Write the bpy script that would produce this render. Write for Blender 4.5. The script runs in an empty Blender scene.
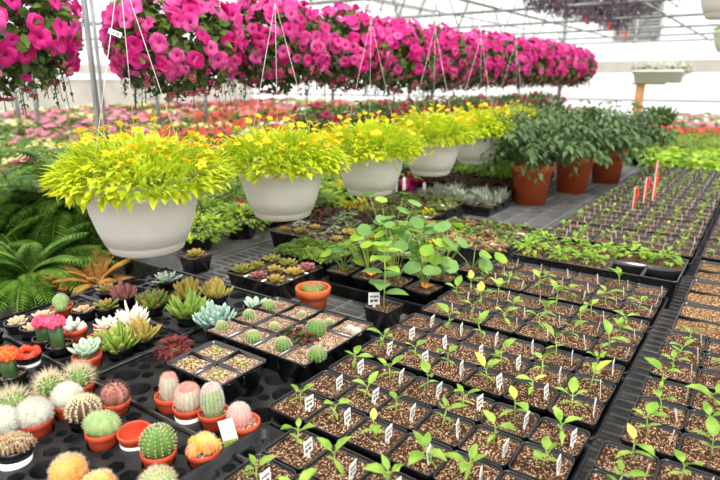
import bpy, math, random
from mathutils import Vector, Matrix, noise
random.seed(7)
PI = math.pi; rnd = random.random; uni = random.uniform
COL = bpy.context.scene.collection
# ------------------------------------------------------------------ camera model
FP, PITCH, YAW, CH = 576.0, math.atan(160/576.0), math.radians(35.1), 1.54
_cp, _sp, _cy, _sy = math.cos(PITCH), math.sin(PITCH), math.cos(YAW), math.sin(YAW)
CF = Vector((-_sy*_cp, _cy*_cp, -_sp)); CR = Vector((_cy, _sy, 0)); CU = Vector((-_sy*_sp, _cy*_sp, _cp))
CAM = Vector((0, 0, CH))
def at(x, y, z):            # surveyed point: where a sight line meets the level z
    d = CF + CR*((x-360)/FP) + CU*((240-y)/FP)
    return CAM + d*((z-CH)/d.z)
def far(x, y, dep):         # surveyed point at a measured distance
    return CAM + (CF + CR*((x-360)/FP) + CU*((240-y)/FP))*dep
def seen(p, m=60):
    v = p-CAM; d = v.dot(CF)
    if d < .2: return False
    x = 360+FP*v.dot(CR)/d; y = 240-FP*v.dot(CU)/d
    k = m
    return -k < x < 720+k and -k < y < 480+k
# ------------------------------------------------------------------ materials
def mat(name, c1, c2=None, scale=30, rough=.6, trans=0, c3=None, bump=0, spec=.4, detail=3, vor=False, rand=.12, lo=.35, hi=.65, metal=0):
    m = bpy.data.materials.new(name); m.use_nodes = True; N = m.node_tree.nodes; L = m.node_tree.links
    b = N['Principled BSDF']; out = N['Material Output']
    b.inputs['Roughness'].default_value = rough; b.inputs['Specular IOR Level'].default_value = spec; b.inputs['Metallic'].default_value = metal
    tc = N.new('ShaderNodeTexCoord'); oi = N.new('ShaderNodeObjectInfo')
    add = N.new('ShaderNodeVectorMath'); add.operation = 'ADD'; L.new(tc.outputs['Object'], add.inputs[0])
    mul = N.new('ShaderNodeMath'); mul.operation = 'MULTIPLY'; mul.inputs[1].default_value = 7.3; L.new(oi.outputs['Random'], mul.inputs[0]); L.new(mul.outputs[0], add.inputs[1])
    if vor:
        t = N.new('ShaderNodeTexVoronoi'); t.inputs['Scale'].default_value = scale; L.new(add.outputs[0], t.inputs['Vector'])
        sep = N.new('ShaderNodeSeparateColor'); L.new(t.outputs['Color'], sep.inputs[0]); fac = sep.outputs[0]; hgt = sep.outputs[1]
    else:
        t = N.new('ShaderNodeTexNoise'); t.inputs['Scale'].default_value = scale; t.inputs['Detail'].default_value = detail; L.new(add.outputs[0], t.inputs['Vector']); fac = t.outputs['Fac']; hgt = fac
    r = N.new('ShaderNodeValToRGB'); L.new(fac, r.inputs[0]); e = r.color_ramp.elements
    c2 = c2 or c1
    e[0].position = lo; e[0].color = (*c1, 1); e[1].position = hi; e[1].color = (*c2, 1)
    if c3: x = e.new(min(.97, hi+.12)); x.color = (*c3, 1)
    hs = N.new('ShaderNodeHueSaturation'); L.new(r.outputs[0], hs.inputs['Color'])
    mr = N.new('ShaderNodeMapRange'); mr.inputs[3].default_value = 1-rand; mr.inputs[4].default_value = 1+rand; L.new(oi.outputs['Random'], mr.inputs[0]); L.new(mr.outputs[0], hs.inputs['Value'])
    col = hs.outputs[0]; L.new(col, b.inputs['Base Color'])
    if bump:
        bp = N.new('ShaderNodeBump'); bp.inputs['Strength'].default_value = bump; bp.inputs['Distance'].default_value = .004; L.new(hgt, bp.inputs['Height']); L.new(bp.outputs[0], b.inputs['Normal'])
    if trans:
        tr = N.new('ShaderNodeBsdfTranslucent'); L.new(col, tr.inputs['Color']); mx = N.new('ShaderNodeMixShader'); mx.inputs[0].default_value = trans
        L.new(b.outputs[0], mx.inputs[1]); L.new(tr.outputs[0], mx.inputs[2]); L.new(mx.outputs[0], out.inputs[0])
    return m
def film(name, t, c):
    m = bpy.data.materials.new(name); m.use_nodes = True; N = m.node_tree.nodes; L = m.node_tree.links
    N.remove(N['Principled BSDF']); out = N['Material Output']
    a = N.new('ShaderNodeBsdfTransparent'); b = N.new('ShaderNodeBsdfTranslucent'); b.inputs[0].default_value = (*c, 1); mx = N.new('ShaderNodeMixShader'); mx.inputs[0].default_value = t
    L.new(a.outputs[0], mx.inputs[1]); L.new(b.outputs[0], mx.inputs[2]); L.new(mx.outputs[0], out.inputs[0]); return m
M = {}
def defm(k, *a, **kw): M[k] = mat(k, *a, **kw)
defm('black_plastic', (.004,.0045,.005), (.010,.0105,.012), 60, .22, spec=.9, bump=.02)
defm('tray_plastic', (.008,.0085,.010), (.026,.027,.030), 22, .42, spec=.3, bump=.08)
defm('soil', (.045,.018,.010), (.14,.057,.030), 480, .95, vor=True, c3=(.85,.60,.38), bump=1, rand=.15, lo=.38, hi=.80, spec=.1)
defm('soil_pale', (.13,.058,.035), (.34,.19,.115), 420, .95, vor=True, c3=(.8,.66,.5), bump=1, lo=.25, hi=.7, spec=.1)
defm('soil_sown', (.09,.042,.018), (.27,.14,.055), 330, .95, vor=True, c3=(.68,.46,.26), bump=1, lo=.3, hi=.75, spec=.1)
defm('seed_leaf', (.17,.37,.03), (.42,.62,.10), 40, .45, .35, rand=.15)
defm('seed_leaf_yellow', (.62,.75,.10), (.78,.80,.16), 40, .45, .35)
defm('stem_green', (.28,.42,.08), (.4,.5,.14), 40, .5)
defm('tag_white', (.86,.86,.83), rough=.5, rand=.03)
defm('tag_pale', (.58,.50,.47), (.70,.62,.58), 20, .6)
defm('tag_grey', (.42,.38,.37), (.5,.45,.44), 20, .6)
defm('print_black', (.03,.03,.035), rough=.6)
defm('print_green', (.35,.45,.08), rough=.5); defm('print_pink', (.8,.35,.5), rough=.5)
defm('terracotta', (.58,.07,.028), (.68,.105,.042), 20, .5, bump=.05, rand=.1)
defm('clay', (.60,.105,.025), (.68,.15,.045), 18, .8, bump=.15)
defm('big_pot', (.52,.095,.025), (.60,.13,.035), 6, .55, rand=.06)
defm('bowl', (.90,.87,.86), (.93,.91,.90), 4, .4, trans=.45, rand=.03)
defm('wire', (.72,.68,.62), rough=.4, metal=.3)
defm('steel', (.20,.21,.22), (.30,.31,.32), 8, .45, metal=.5, rand=.04)
defm('truss', (.24,.25,.25), (.33,.34,.34), 6, .5, metal=.3, rand=.03)
defm('bench_metal', (.18,.18,.185), (.28,.28,.285), 14, .5, metal=.3)
defm('bench_cloth', (.13,.13,.135), (.18,.18,.185), 60, .9)
defm('concrete', (.10,.09,.08), (.17,.155,.14), 3, .9, rand=0)
defm('knee_wall', (.52,.49,.44), (.62,.58,.53), 2, .8, rand=0)
defm('wood', (.55,.27,.10), (.68,.38,.17), 12, .7)
defm('louvre', (.42,.42,.42), (.5,.5,.5), 5, .6)
defm('lime', (.56,.67,.015), (.82,.84,.045), 22, .5, .4, c3=(.34,.52,.02))
defm('lime_b', (.38,.56,.03), (.68,.82,.07), 22, .45, .35)
defm('bidens', (.90,.62,.005), (.95,.74,.02), 30, .5, .3)
defm('bidens_eye', (.75,.28,.01), rough=.7)
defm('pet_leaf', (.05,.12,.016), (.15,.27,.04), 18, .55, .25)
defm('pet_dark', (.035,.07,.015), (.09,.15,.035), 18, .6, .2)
defm('magenta', (.62,.006,.19), (.84,.03,.36), 14, .5, .4, rand=.1)
defm('hotpink', (.80,.04,.34), (.90,.16,.52), 14, .5, .4, rand=.1)
defm('throat', (.58,.012,.16), rough=.6)
defm('dustypink', (.72,.17,.24), (.85,.30,.36), 20, .6, .3)
defm('burgundy', (.30,.005,.05), (.45,.01,.09), 14, .5, .3)
defm('fern', (.05,.14,.012), (.16,.33,.035), 12, .5, .3)
defm('fern_light', (.12,.26,.03), (.28,.46,.07), 12, .5, .35)
defm('fern_brown', (.40,.17,.03), (.62,.36,.10), 14, .6, .3)
defm('tomato_leaf', (.04,.095,.028), (.13,.21,.07), 16, .5, .2)
defm('mid_green', (.16,.30,.04), (.30,.46,.08), 15, .5, .3)
defm('bright_green', (.24,.46,.03), (.42,.64,.07), 15, .5, .35)
defm('nasturtium', (.13,.30,.07), (.26,.45,.13), 8, .5, .35)
defm('silver', (.30,.36,.28), (.50,.54,.42), 30, .7, .15)
defm('olive', (.22,.24,.06), (.38,.38,.12), 20, .6, .2)
defm('darkred_leaf', (.10,.015,.02), (.22,.04,.04), 20, .5, .2)
defm('purple_leaf', (.12,.09,.13), (.27,.22,.28), 10, .6, .3)
defm('c_green', (.08,.20,.03), (.16,.30,.06), 40, .55)
defm('c_green2', (.22,.34,.12), (.32,.42,.18), 50, .55)
defm('c_dark', (.025,.065,.018), (.05,.11,.03), 30, .45)
defm('c_brown', (.10,.055,.04), (.16,.09,.06), 60, .6)
defm('c_pinkbrown', (.42,.16,.13), (.55,.26,.2), 50, .6)
defm('c_pale', (.45,.48,.36), (.56,.57,.45), 60, .7)
defm('c_pink', (.72,.27,.25), (.85,.42,.38), 60, .7)
defm('c_orange', (.85,.22,.03), (.92,.42,.08), 40, .6)
defm('c_yellow', (.85,.62,.10), (.92,.74,.25), 60, .6)
defm('c_red', (.85,.03,.02), (.92,.09,.03), 40, .45, .15)
defm('c_hotpink', (.88,.05,.14), (.92,.14,.26), 40, .5, .15)
defm('c_orangered', (.90,.10,.02), (.95,.2,.04), 40, .5, .15)
defm('sp_white', (.85,.82,.76), (.92,.9,.85), 60, .7, .2)
defm('sp_cream', (.82,.70,.45), (.9,.8,.55), 60, .7, .2)
defm('sp_brown', (.48,.30,.14), (.6,.4,.2), 60, .7)
defm('sp_pink', (.80,.40,.34), (.88,.55,.45), 60, .7, .2)
defm('s_blue', (.42,.56,.43), (.55,.66,.52), 30, .55, .1)
defm('s_bluedeep', (.22,.38,.33), (.35,.5,.43), 30, .55, .1)
defm('s_white', (.78,.78,.68), (.88,.87,.78), 30, .6, .1)
defm('s_green', (.15,.27,.035), (.30,.42,.07), 30, .5, .1)
defm('s_yellow', (.42,.40,.07), (.58,.50,.12), 30, .5, .15)
defm('s_tipred', (.55,.20,.08), (.65,.3,.12), 30, .5, .1)
defm('s_pink', (.45,.15,.16), (.6,.28,.27), 30, .55, .1)
defm('s_tan', (.50,.38,.22), (.62,.5,.34), 30, .6)
defm('f_pink', (.66,.17,.30), (.80,.32,.44), 15, .6, .3); defm('f_white', (.72,.72,.62), (.85,.84,.76), 15, .6, .3)
defm('f_red', (.60,.05,.05), (.75,.12,.10), 15, .6, .3); defm('f_cream', (.66,.62,.22), (.80,.76,.38), 15, .6, .3)
defm('f_salmon', (.66,.17,.13), (.78,.28,.2), 15, .6, .3); defm('f_lilac', (.40,.25,.42), (.58,.42,.58), 15, .6, .3)
defm('ribbon', (.90,.06,.015), (.93,.09,.02), 20, .5, .2); defm('ribbon_pale', (.9,.33,.2), rough=.6)
M['film_roof'] = film('film_roof', .35, (.95,.95,.93)); M['film_wall'] = film('film_wall', .5, (.96,.95,.93))
# ------------------------------------------------------------------ mesh builder
class MB:
    def __init__(s): s.v = []; s.f = []; s.m = []
    def add(s, vs, fs, mi=0, T=None):
        o = len(s.v)
        s.v += [T @ Vector(p) for p in vs] if T is not None else [Vector(p) for p in vs]
        s.f += [[i+o for i in f] for f in fs]; s.m += (mi if isinstance(mi, list) else [mi]*len(fs))
    def box(s, x0, x1, y0, y1, z0, z1, mi=0, T=None):
        s.add([(x0,y0,z0),(x1,y0,z0),(x1,y1,z0),(x0,y1,z0),(x0,y0,z1),(x1,y0,z1),(x1,y1,z1),(x0,y1,z1)],
              [(3,2,1,0),(4,5,6,7),(0,1,5,4),(1,2,6,5),(2,3,7,6),(3,0,4,7)], mi, T)
    def loft(s, rings, mi=0, cap0=False, cap1=False, closed=True, T=None):
        n = len(rings[0]); vs = [p for r in rings for p in r]; fs = []; ms = []
        for k in range(len(rings)-1):
            for i in range(n if closed else n-1):
                j = (i+1) % n; fs.append((k*n+i, k*n+j, (k+1)*n+j, (k+1)*n+i)); ms.append(mi[k] if isinstance(mi, list) else mi)
        if cap0: fs.append(tuple(reversed(range(n)))); ms.append(mi[0] if isinstance(mi, list) else mi)
        if cap1: fs.append(tuple(range((len(rings)-1)*n, len(rings)*n))); ms.append(mi[-1] if isinstance(mi, list) else mi)
        s.add(vs, fs, ms, T)
    def tube(s, pts, r, n=5, mi=0, r1=None):
        pts = [Vector(p) for p in pts]; rings = []; K = len(pts)
        for k, p in enumerate(pts):
            t = (pts[min(k+1, K-1)]-pts[max(k-1, 0)]).normalized()
            a = t.orthogonal().normalized() if abs(t.z) > .95 else Vector((0,0,1)).cross(t).normalized()
            b = t.cross(a); rr = r if r1 is None else r+(r1-r)*k/max(1, K-1)
            rings.append([p+(a*math.cos(2*PI*i/n)+b*math.sin(2*PI*i/n))*rr for i in range(n)])
        s.loft(rings, mi, True, True)
    def build(s, name, mats, parent=None, smooth=True, loc=None):
        me = bpy.data.meshes.new(name); me.from_pydata([tuple(v) for v in s.v], [], s.f)
        for k in (mats if isinstance(mats, (list, tuple)) else [mats]): me.materials.append(M[k])
        me.polygons.foreach_set('material_index', s.m); me.polygons.foreach_set('use_smooth', [smooth]*len(s.f)); me.update()
        o = bpy.data.objects.new(name, me); COL.objects.link(o)
        if parent is not None: o.parent = parent
        if loc is not None: o.location = loc
        return o
def frame(p, d, up=Vector((0,0,1)), s=1.0):     # matrix: y axis along d, z near up
    d = Vector(d).normalized(); x = d.cross(up)
    x = d.orthogonal() if x.length < 1e-4 else x
    x.normalize(); z = x.cross(d)
    return Matrix(((x.x*s, d.x*s, z.x*s, p[0]), (x.y*s, d.y*s, z.y*s, p[1]), (x.z*s, d.z*s, z.z*s, p[2]), (0,0,0,1)))
def leaf(mb, p, d, L, w, up=Vector((0,0,1)), bend=.25, fold=.25, mi=0, lo=False):
    T = frame(p, d, up)
    if lo:
        mb.add([(0,0,0),(-w*L,L*.45,fold*w*L),(w*L,L*.45,fold*w*L),(0,L,-bend*L),(0,L*.5,-bend*L*.15)], [(0,4,1),(0,2,4),(1,4,3),(4,2,3)], mi, T); return
    st = [(.0,.0),(.22,.72),(.5,1),(.78,.62),(1,0)]; vs = [(0,0,0)]
    for t, ww in st[1:4]:
        z = -bend*L*t*t; vs += [(-w*L*ww, t*L, z+fold*w*L*ww), (0, t*L, z), (w*L*ww, t*L, z+fold*w*L*ww)]
    vs.append((0, L, -bend*L*1.05))
    fs = [(0,2,1),(0,3,2)]
    for k in (1, 4): fs += [(k,k+1,k+4,k+3),(k+1,k+2,k+5,k+4)]
    fs += [(7,8,10),(8,9,10)]
    mb.add(vs, fs, mi, T)
def thick_leaf(mb, p, d, L, w, th, up=Vector((0,0,1)), curve=.15, tip=1):
    T = frame(p, d, up); R = []
    for t, ww in ((0,.45),(.3,.8),(.62,1),(.85,.7),(.97,.22)):
        z = curve*L*t*t; R.append([(w*L*ww*math.cos(a), t*L, z+th*L*ww*math.sin(a)*(1 if math.sin(a) < 0 else .45)) for a in [2*PI*i/6 for i in range(6)]])
    mb.loft(R, [0,0,0,tip], False, True, T=T)
def ball(mb, c, rx, ry, rz, mi=0, seg=10, rings=7, T=None):
    R = []
    for k in range(rings+1):
        a = -PI/2+PI*k/rings; a = max(-PI/2+.05, min(PI/2-.05, a))
        R.append([(c[0]+rx*math.cos(a)*math.cos(2*PI*i/seg), c[1]+ry*math.cos(a)*math.sin(2*PI*i/seg), c[2]+rz*math.sin(a)) for i in range(seg)])
    mb.loft(R, mi, True, True, T=T)
def lathe(mb, prof, n=24, mi=0, cap0=True, cap1=False, T=None):
    mb.loft([[(r*math.cos(2*PI*i/n), r*math.sin(2*PI*i/n), z) for i in range(n)] for r, z in prof], mi, cap0, cap1, T=T)
def rsq(w, d, z, c, n=3):    # rounded rectangle ring
    out = []
    for sx, sy, a0 in ((1,1,0),(-1,1,90),(-1,-1,180),(1,-1,270)):
        for k in range(n+1):
            a = math.radians(a0+90*k/n); out.append((sx*(w/2-c)+c*math.cos(a), sy*(d/2-c)+c*math.sin(a), z))
    return out
# ------------------------------------------------------------------ things
def tag(o, label, cat, group=None):
    o['label'] = label; o['category'] = cat
    if group: o['group'] = group
    return o
def thing(name, label, cat, loc=(0,0,0), rz=0, group=None):
    o = bpy.data.objects.new(name, None); o.empty_display_size = .02; COL.objects.link(o); o.location = loc; o.rotation_euler = (0,0,rz)
    return tag(o, label, cat, group)
def struct(name, mb, m, smooth=False):
    o = mb.build(name, m, smooth=smooth); o['kind'] = 'structure'; return o
KIDS = {}
def copytree(o, parent=None):
    c = o.copy(); COL.objects.link(c); c.parent = parent
    for ch in list(o.children): copytree(ch, c)
    return c
def part(src, name, parent, loc=(0,0,0), rot=(0,0,0), s=1):   # an object sharing a prepared mesh
    o = bpy.data.objects.new(name, src); COL.objects.link(o); o.parent = parent; o.location = loc; o.rotation_euler = rot; o.scale = (s,s,s) if not isinstance(s, tuple) else s
    return o
def mesh_of(mb, name, mats, smooth=True):
    o = mb.build(name, mats, smooth=smooth); me = o.data; bpy.data.objects.remove(o); return me
ORD = ['first','second','third','fourth','fifth','sixth','seventh','eighth','ninth','tenth','eleventh','twelfth','thirteenth','fourteenth','fifteenth','sixteenth','seventeenth','eighteenth','nineteenth','twentieth']+['twenty-'+w for w in ('first','second','third','fourth','fifth','sixth','seventh','eighth','ninth')]
# ------------------------------------------------------------------ the setting
BX0, BX1 = -1.86, .62
mb = MB(); mb.box(-17.5, 8, -3, 17.2, -.06, 0); struct('floor', mb, 'concrete')
mb = MB(); mb.box(-17.5, -17.38, -3, 17.2, 0, 1.55); struct('wall_left_base', mb, 'knee_wall').name = 'wall_left'
mb = MB(); mb.box(-17.5, 8, 17.0, 17.12, 0, .55); struct('wall_back', mb, 'knee_wall')
mb = MB(); mb.add([(-17.44,-3,1.55),(-17.44,17.06,1.55),(-17.44,17.06,3.3),(-17.44,-3,3.3)], [(0,1,2,3)]); struct('window_1', mb, 'film_wall')
mb = MB(); mb.add([(-17.44,17.06,.55),(8,17.06,.55),(8,17.06,3.3),(-17.44,17.06,3.3)], [(0,1,2,3)]); struct('window_2', mb, 'film_wall')
mb = MB(); mb.add([(8,-3,0),(8,17.06,0),(8,17.06,3.3),(8,-3,3.3)], [(0,1,2,3)]); struct('wall_right', mb, 'film_wall')
mb = MB(); mb.add([(-17.44,-3,0),(8,-3,0),(8,-3,3.3),(-17.44,-3,3.3)], [(0,1,2,3)]); struct('wall_front', mb, 'film_wall')
mb = MB(); gabs = MB(); bw = 25.44/3
for b in range(3):
    rr = [[(-17.44+bw*b+bw*(.5-.5*math.cos(PI*k/14)), y, 3.3+1.7*math.sin(PI*k/14)) for k in range(15)] for y in (-3, 17.06)]
    mb.loft(rr, 0, closed=False)
    for y in (-3, 17.06): gabs.add([(-17.44+bw*b+bw*(.5-.5*math.cos(PI*k/14)), y, 3.3+1.7*math.sin(PI*k/14)) for k in range(15)], [tuple(range(15))])
struct('ceiling', mb, 'film_roof', True); struct('window_3', gabs, 'film_wall')
ti = 1
for y in [1.7+2*i for i in range(8)]:      # trusses: bottom chord, bow and web bars
    mb = MB(); mb.tube([(-17.4,y,2.42),(7.9,y,2.42)], .022, 6)
    for b in range(3):
        mb.tube([(-17.44+bw*b+bw*(.5-.5*math.cos(PI*k/14)), y, 3.28+1.7*math.sin(PI*k/14)) for k in range(15)], .02, 5)
        for k in range(4): mb.tube([(-17.44+bw*b+bw*(k/4), y, 2.42),(-17.44+bw*b+bw*(k/4+.125), y, 3.28+1.7*math.sin(math.acos(max(-1,min(1,1-2*(k/4+.125))))))], .012, 4)
        for k in range(4): mb.tube([(-17.44+bw*b+bw*(k/4+.25), y, 2.42),(-17.44+bw*b+bw*(k/4+.125), y, 3.28+1.7*math.sin(math.acos(max(-1,min(1,1-2*(k/4+.125))))))], .012, 4)
    struct('trim_%d' % ti, mb, 'truss', True); ti += 1
for x, z in ((-14,2.9),(-8.9,3.5),(-6,2.9),(-3.2,2.45),(-1.5,2.45),(2,3.0)):   # purlins running away
    mb = MB(); mb.tube([(x,-2.9,z),(x,16.9,z)], .018, 6); struct('trim_%d' % ti, mb, 'truss', True); ti += 1
mb = MB(); mb.box(-17.3, 8, 16.86, 16.98, 1.72, 2.02); struct('trim_%d' % ti, mb, 'knee_wall'); ti += 1
mb = MB(); mb.box(-17.36, -17.24, -3, 16.9, 1.72, 2.0); struct('trim_%d' % ti, mb, 'knee_wall'); ti += 1
mb = MB(); mb.box(-17.3, 8, 16.9, 16.98, 1.0, 1.06); struct('trim_%d' % ti, mb, 'louvre'); ti += 1
for x in (-13,-9,-5,-.75,4):
    mb = MB(); mb.tube([(x,16.8,0),(x,16.8,3.3)], .06, 8); struct('trim_%d' % ti, mb, 'steel', True); ti += 1
# greenhouse posts
for (px, py, d, r, lab) in ((91,60,3.0,.0150,'stout grey steel pipe post between the two nearest magenta petunia baskets'),
                        (98,60,4.2,.013,'thinner grey pipe post just behind the stout pipe post on the left'),
                        (13,80,8.5,.03,'grey post below the nearest petunia basket at far left edge'), (33,85,8.0,.03,'grey post standing among flower beds left of the stout pipe post'),
                        (157,95,9,.03,'grey post behind the second petunia basket'), (205,95,10,.03,'grey post in the background between petunia baskets and flower field')):
    p = far(px, py, d); mb = MB(); mb.tube([(0,0,0),(0,0,2.42 if d > 5 else 3.1)], r, 8)
    t = thing('support_post', lab, 'post', (p.x,p.y,0), 0); mb.build('pipe', 'steel', t)
    mb = MB(); mb.box(-.06,.06,-.06,.06,0,.012); mb.build('foot_plate', 'steel', t, False)
# vent on the end wall
p0 = far(612, 42, 1); s_ = 16.8
def on_y(px, py, Y):
    d = CF + CR*((px-360)/FP) + CU*((240-py)/FP); return CAM + d*(Y/d.y)
a, b = on_y(612, 42, 16.7), on_y(666, -8, 16.7)
t = thing('wall_vent', 'large grey louvred vent high on the bright end wall', 'vent', (a.x, 16.8, a.z)); w, h = b.x-a.x, b.z-a.z
mb = MB(); mb.box(0,w,-.02,0.02,0,h); mb.build('backing', 'louvre', t, False)
for k in range(14):
    mb = MB(); mb.box(0,w,-.10,-.02,h*k/14,h*k/14+.03); mb.build('slat', 'louvre', t, False)
for x0 in (0, w/2-.03, w-.06):
    mb = MB(); mb.box(x0,x0+.06,-.13,-.10,0,h); mb.build('frame', 'louvre', t, False)
# ------------------------------------------------------------------ benches
def bench(name, x0, x1, y0, y1, z, label, grid=True, legs=True):
    t = thing(name, label, 'bench', (x0, y0, 0)); W, D = x1-x0, y1-y0
    mb = MB()
    if grid:
        n = int(D/.040)
        for k in range(n+1): mb.box(0,W,k*D/n-.0055,k*D/n+.0055,z-.014,z-.002)
        n = int(W/.105)
        for k in range(n+1): mb.box(k*W/n-.0055,k*W/n+.0055,0,D,z-.013,z-.0005)
        mb.build('grid_top', 'bench_metal', t, False)
    else:
        mb.box(0,W,0,D,z-.02,z); mb.build('cloth_top', 'bench_cloth', t, False)
    mb = MB()
    for xx in (0, W-.03): mb.box(xx,xx+.03,0,D,z-.075,z-.021)
    for yy in (0, D-.03): mb.box(.03,W-.03,yy,yy+.03,z-.075,z-.021)
    mb.build('frame', 'steel', t, False)
    n = max(2, int(D/2)+1)
    for k in range(n):
        for xx in (.1, W-.1):
            mb = MB(); yy = .1+(D-.2)*k/(n-1); mb.box(xx-.02,xx+.02,yy-.02,yy+.02,0,z-.075); mb.build('leg', 'steel', t, False)
bench('growing_bench', BX0, BX1, -.35, 15.2, .80, 'long black grid-topped bench carrying the cactus trays and the seedling trays')
bench('growing_bench', -2.75, BX0-.02, 1.50, 9.2, .80, 'grey cloth covered bench left of the grid bench, under the bright green groundcover', False)
bench('growing_bench', -3.75, BX0-.08, -.2, 1.46, .52, 'low dark bench under the ferns at left edge', False)
FB = [(-5.1,-3.3,1.6,15),(-7.6,-5.7,2,15.5),(-10.4,-8.2,2.4,16),(-13.6,-11.0,3,16)]
for k, (x0,x1,y0,y1) in enumerate(FB):
    bench('growing_bench', x0, x1, y0, y1, .64, 'grey bench of blooming bedding plants, %s row back on the left' % ORD[k], False)
# ------------------------------------------------------------------ seedling pots
def sqpot_mesh(w=.0948, h=.085, soil=.009, name='pot'):
    mb = MB(); c = .011
    mb.loft([rsq(w*.74,w*.74,0,c), rsq(w*.93,w*.93,h-.012,c), rsq(w*.94,w*.94,h-.0115,c), rsq(w*.985,w*.985,h-.010,c), rsq(w,w,h-.001,c), rsq(w*.985,w*.985,h,c), rsq(w*.968,w*.968,h,c), rsq(w*.958,w*.958,h-.002,c), rsq(w*.93,w*.93,h-soil-.004,c)], 0, True, True)
    return mesh_of(mb, name, ['black_plastic'])
def soil_mesh(w, d, z, amp=.003, m='soil', n=9, name='soil'):
    mb = MB(); vs = []; fs = []; off = rnd()*50
    for j in range(n):
        for i in range(n):
            x = (i/(n-1)-.5)*w; y = (j/(n-1)-.5)*d; vs.append((x, y, z+amp*noise.noise(Vector((x*60+off, y*60, 0)))*1.5))
    for j in range(n-1):
        for i in range(n-1): fs.append((j*n+i, j*n+i+1, (j+1)*n+i+1, (j+1)*n+i))
    mb.add(vs, fs); return mesh_of(mb, name, [m])
POTM = sqpot_mesh(); SOILM = [soil_mesh(.0875,.0875,.0765) for _ in range(4)]
def seedling_mesh(big=1.0):
    mb = MB(); h = uni(.022,.045)*big; lx, ly = uni(-.008,.008), uni(-.008,.008)
    mb.tube([(0,0,0),(lx*.5,ly*.5,h*.6),(lx,ly,h)], .0016, 5, 1, .0011); a0 = uni(0,2*PI)
    for k in range(2):                                       # seed leaves
        a = a0+k*PI+uni(-.3,.3); d = Vector((math.cos(a), math.sin(a), uni(-.1,.35)))
        leaf(mb, (lx*.6,ly*.6,h*.62), d, uni(.020,.032)*big, .17, bend=uni(.1,.5), mi=0)
    n = random.choice((2,2,3,3,4))
    for k in range(n):
        a = a0+PI/2+k*2*PI/n+uni(-.35,.35); e = uni(.15,1.3) if k < 2 else uni(.7,1.6)
        d = Vector((math.cos(a), math.sin(a), e*1.2)); L = uni(.027,.042)*big*(1 if k < 2 else .7)
        mb.tube([(lx,ly,h), Vector((lx,ly,h))+d.normalized()*.007], .0009, 4, 1)
        leaf(mb, Vector((lx,ly,h))+d.normalized()*.006, d, L, uni(.25,.34), bend=uni(.1,.5), fold=.3, mi=0 if rnd() > .04 else 2)
    return mesh_of(mb, 'seedling', ['seed_leaf','stem_green','seed_leaf_yellow'])
SEEDM = [seedling_mesh() for _ in range(16)]; SEEDS = [seedling_mesh(.72) for _ in range(8)]
def ptag_mesh(h=.040, w=.024):
    mb = MB(); mb.add([(-w/2,0,h*.32),(w/2,0,h*.32),(w/2,0,h),(-w/2,0,h),(-w/2,.0012,h*.32),(w/2,.0012,h*.32),(w/2,.0012,h),(-w/2,.0012,h)],
        [(0,1,2,3),(5,4,7,6),(3,2,6,7),(0,4,5,1),(0,3,7,4),(1,5,6,2)])
    mb.box(-.003,.003,0,.0012,0,h*.32)
    for s in (-1,1):
        y = -.0004 if s < 0 else .0016
        for zc, segs in ((h*.80, ((-.009,-.0065),(-.0045,-.002),(.0005,.003),(.0055,.0085))), (h*.56, ((-.0082,-.0033),(.0008,.0072)))):
            for q, (a, b) in enumerate(segs):
                hh = .0035 if zc > h*.7 else .0042
                mb.box(a,b,min(y,y+.0003),max(y,y+.0003),zc-hh+.0012*(q % 2),zc+hh*.4,1)
            mb.box(segs[0][0],segs[-1][1],min(y,y+.0002),max(y,y+.0002),zc-.0006,zc+.0008,1)
    return mesh_of(mb, 'plant_tag', ['tag_white','print_black'], False)
TAGM = ptag_mesh(); 
mb = MB(); mb.box(-.004,.004,-.0006,.0006,0,.030); mb.add([(-.004,-.0006,.030),(.004,-.0006,.030),(0,-.0006,.036),(-.004,.0006,.030),(.004,.0006,.030),(0,.0006,.036)],[(0,1,2),(4,3,5),(0,2,5,3),(1,4,5,2)])
TAGG = mesh_of(mb, 'plant_tag', ['tag_pale'], False)
def tray_obj(x0, x1, y0, y1, z0, zt, label, lip=.012, name='nursery_tray'):
    w, d = x1-x0, y1-y0; mb = MB(); c = .02; h = zt-z0
    mb.loft([rsq(w-.04,d-.04,0,c), rsq(w-.015,d-.015,h-.004,c), rsq(w,d,h-.004,c), rsq(w,d,h,c), rsq(w-.008,d-.008,h,c), rsq(w-.02,d-.02,h-.003,c), rsq(w-.044,d-.044,.003,c)], 0, True, True)
    t = thing(name, label, 'tray', ((x0+x1)/2, (y0+y1)/2, z0)); mb.build('tray_body', 'tray_plastic', t)
    return t
def pot_at(x, y, z, label, kind='seed', group=None, tagp=True, far_=False):
    t = thing('seedling_pot', label, 'plant pot', (x,y,z), uni(-.03,.03), group)
    part(POTM, 'pot', t); part(random.choice(SOILM), 'soil', t, rot=(0,0,random.choice((0,PI/2,PI,1.5*PI))))
    if kind == 'seed': part(random.choice(SEEDS if far_ else SEEDM), 'seedling', t, (uni(-.012,.008),uni(-.012,.012),.076), (uni(-.1,.1),uni(-.1,.1),uni(0,2*PI)), uni(.85,1.15))
    if tagp == 1: part(TAGM, 'plant_tag', t, (.032+uni(-.004,.003), uni(-.014,.004), .072), (uni(-.12,.12),uni(-.1,.1),math.radians(uni(84,104))))
    elif tagp == 2: part(TAGG, 'plant_tag', t, (.034+uni(-.004,.004), uni(-.015,.015), .073), (uni(-.2,.2),uni(-.2,.2),math.radians(uni(80,110))))
    return t
TX0, TX1 = -.760, -.168
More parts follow.
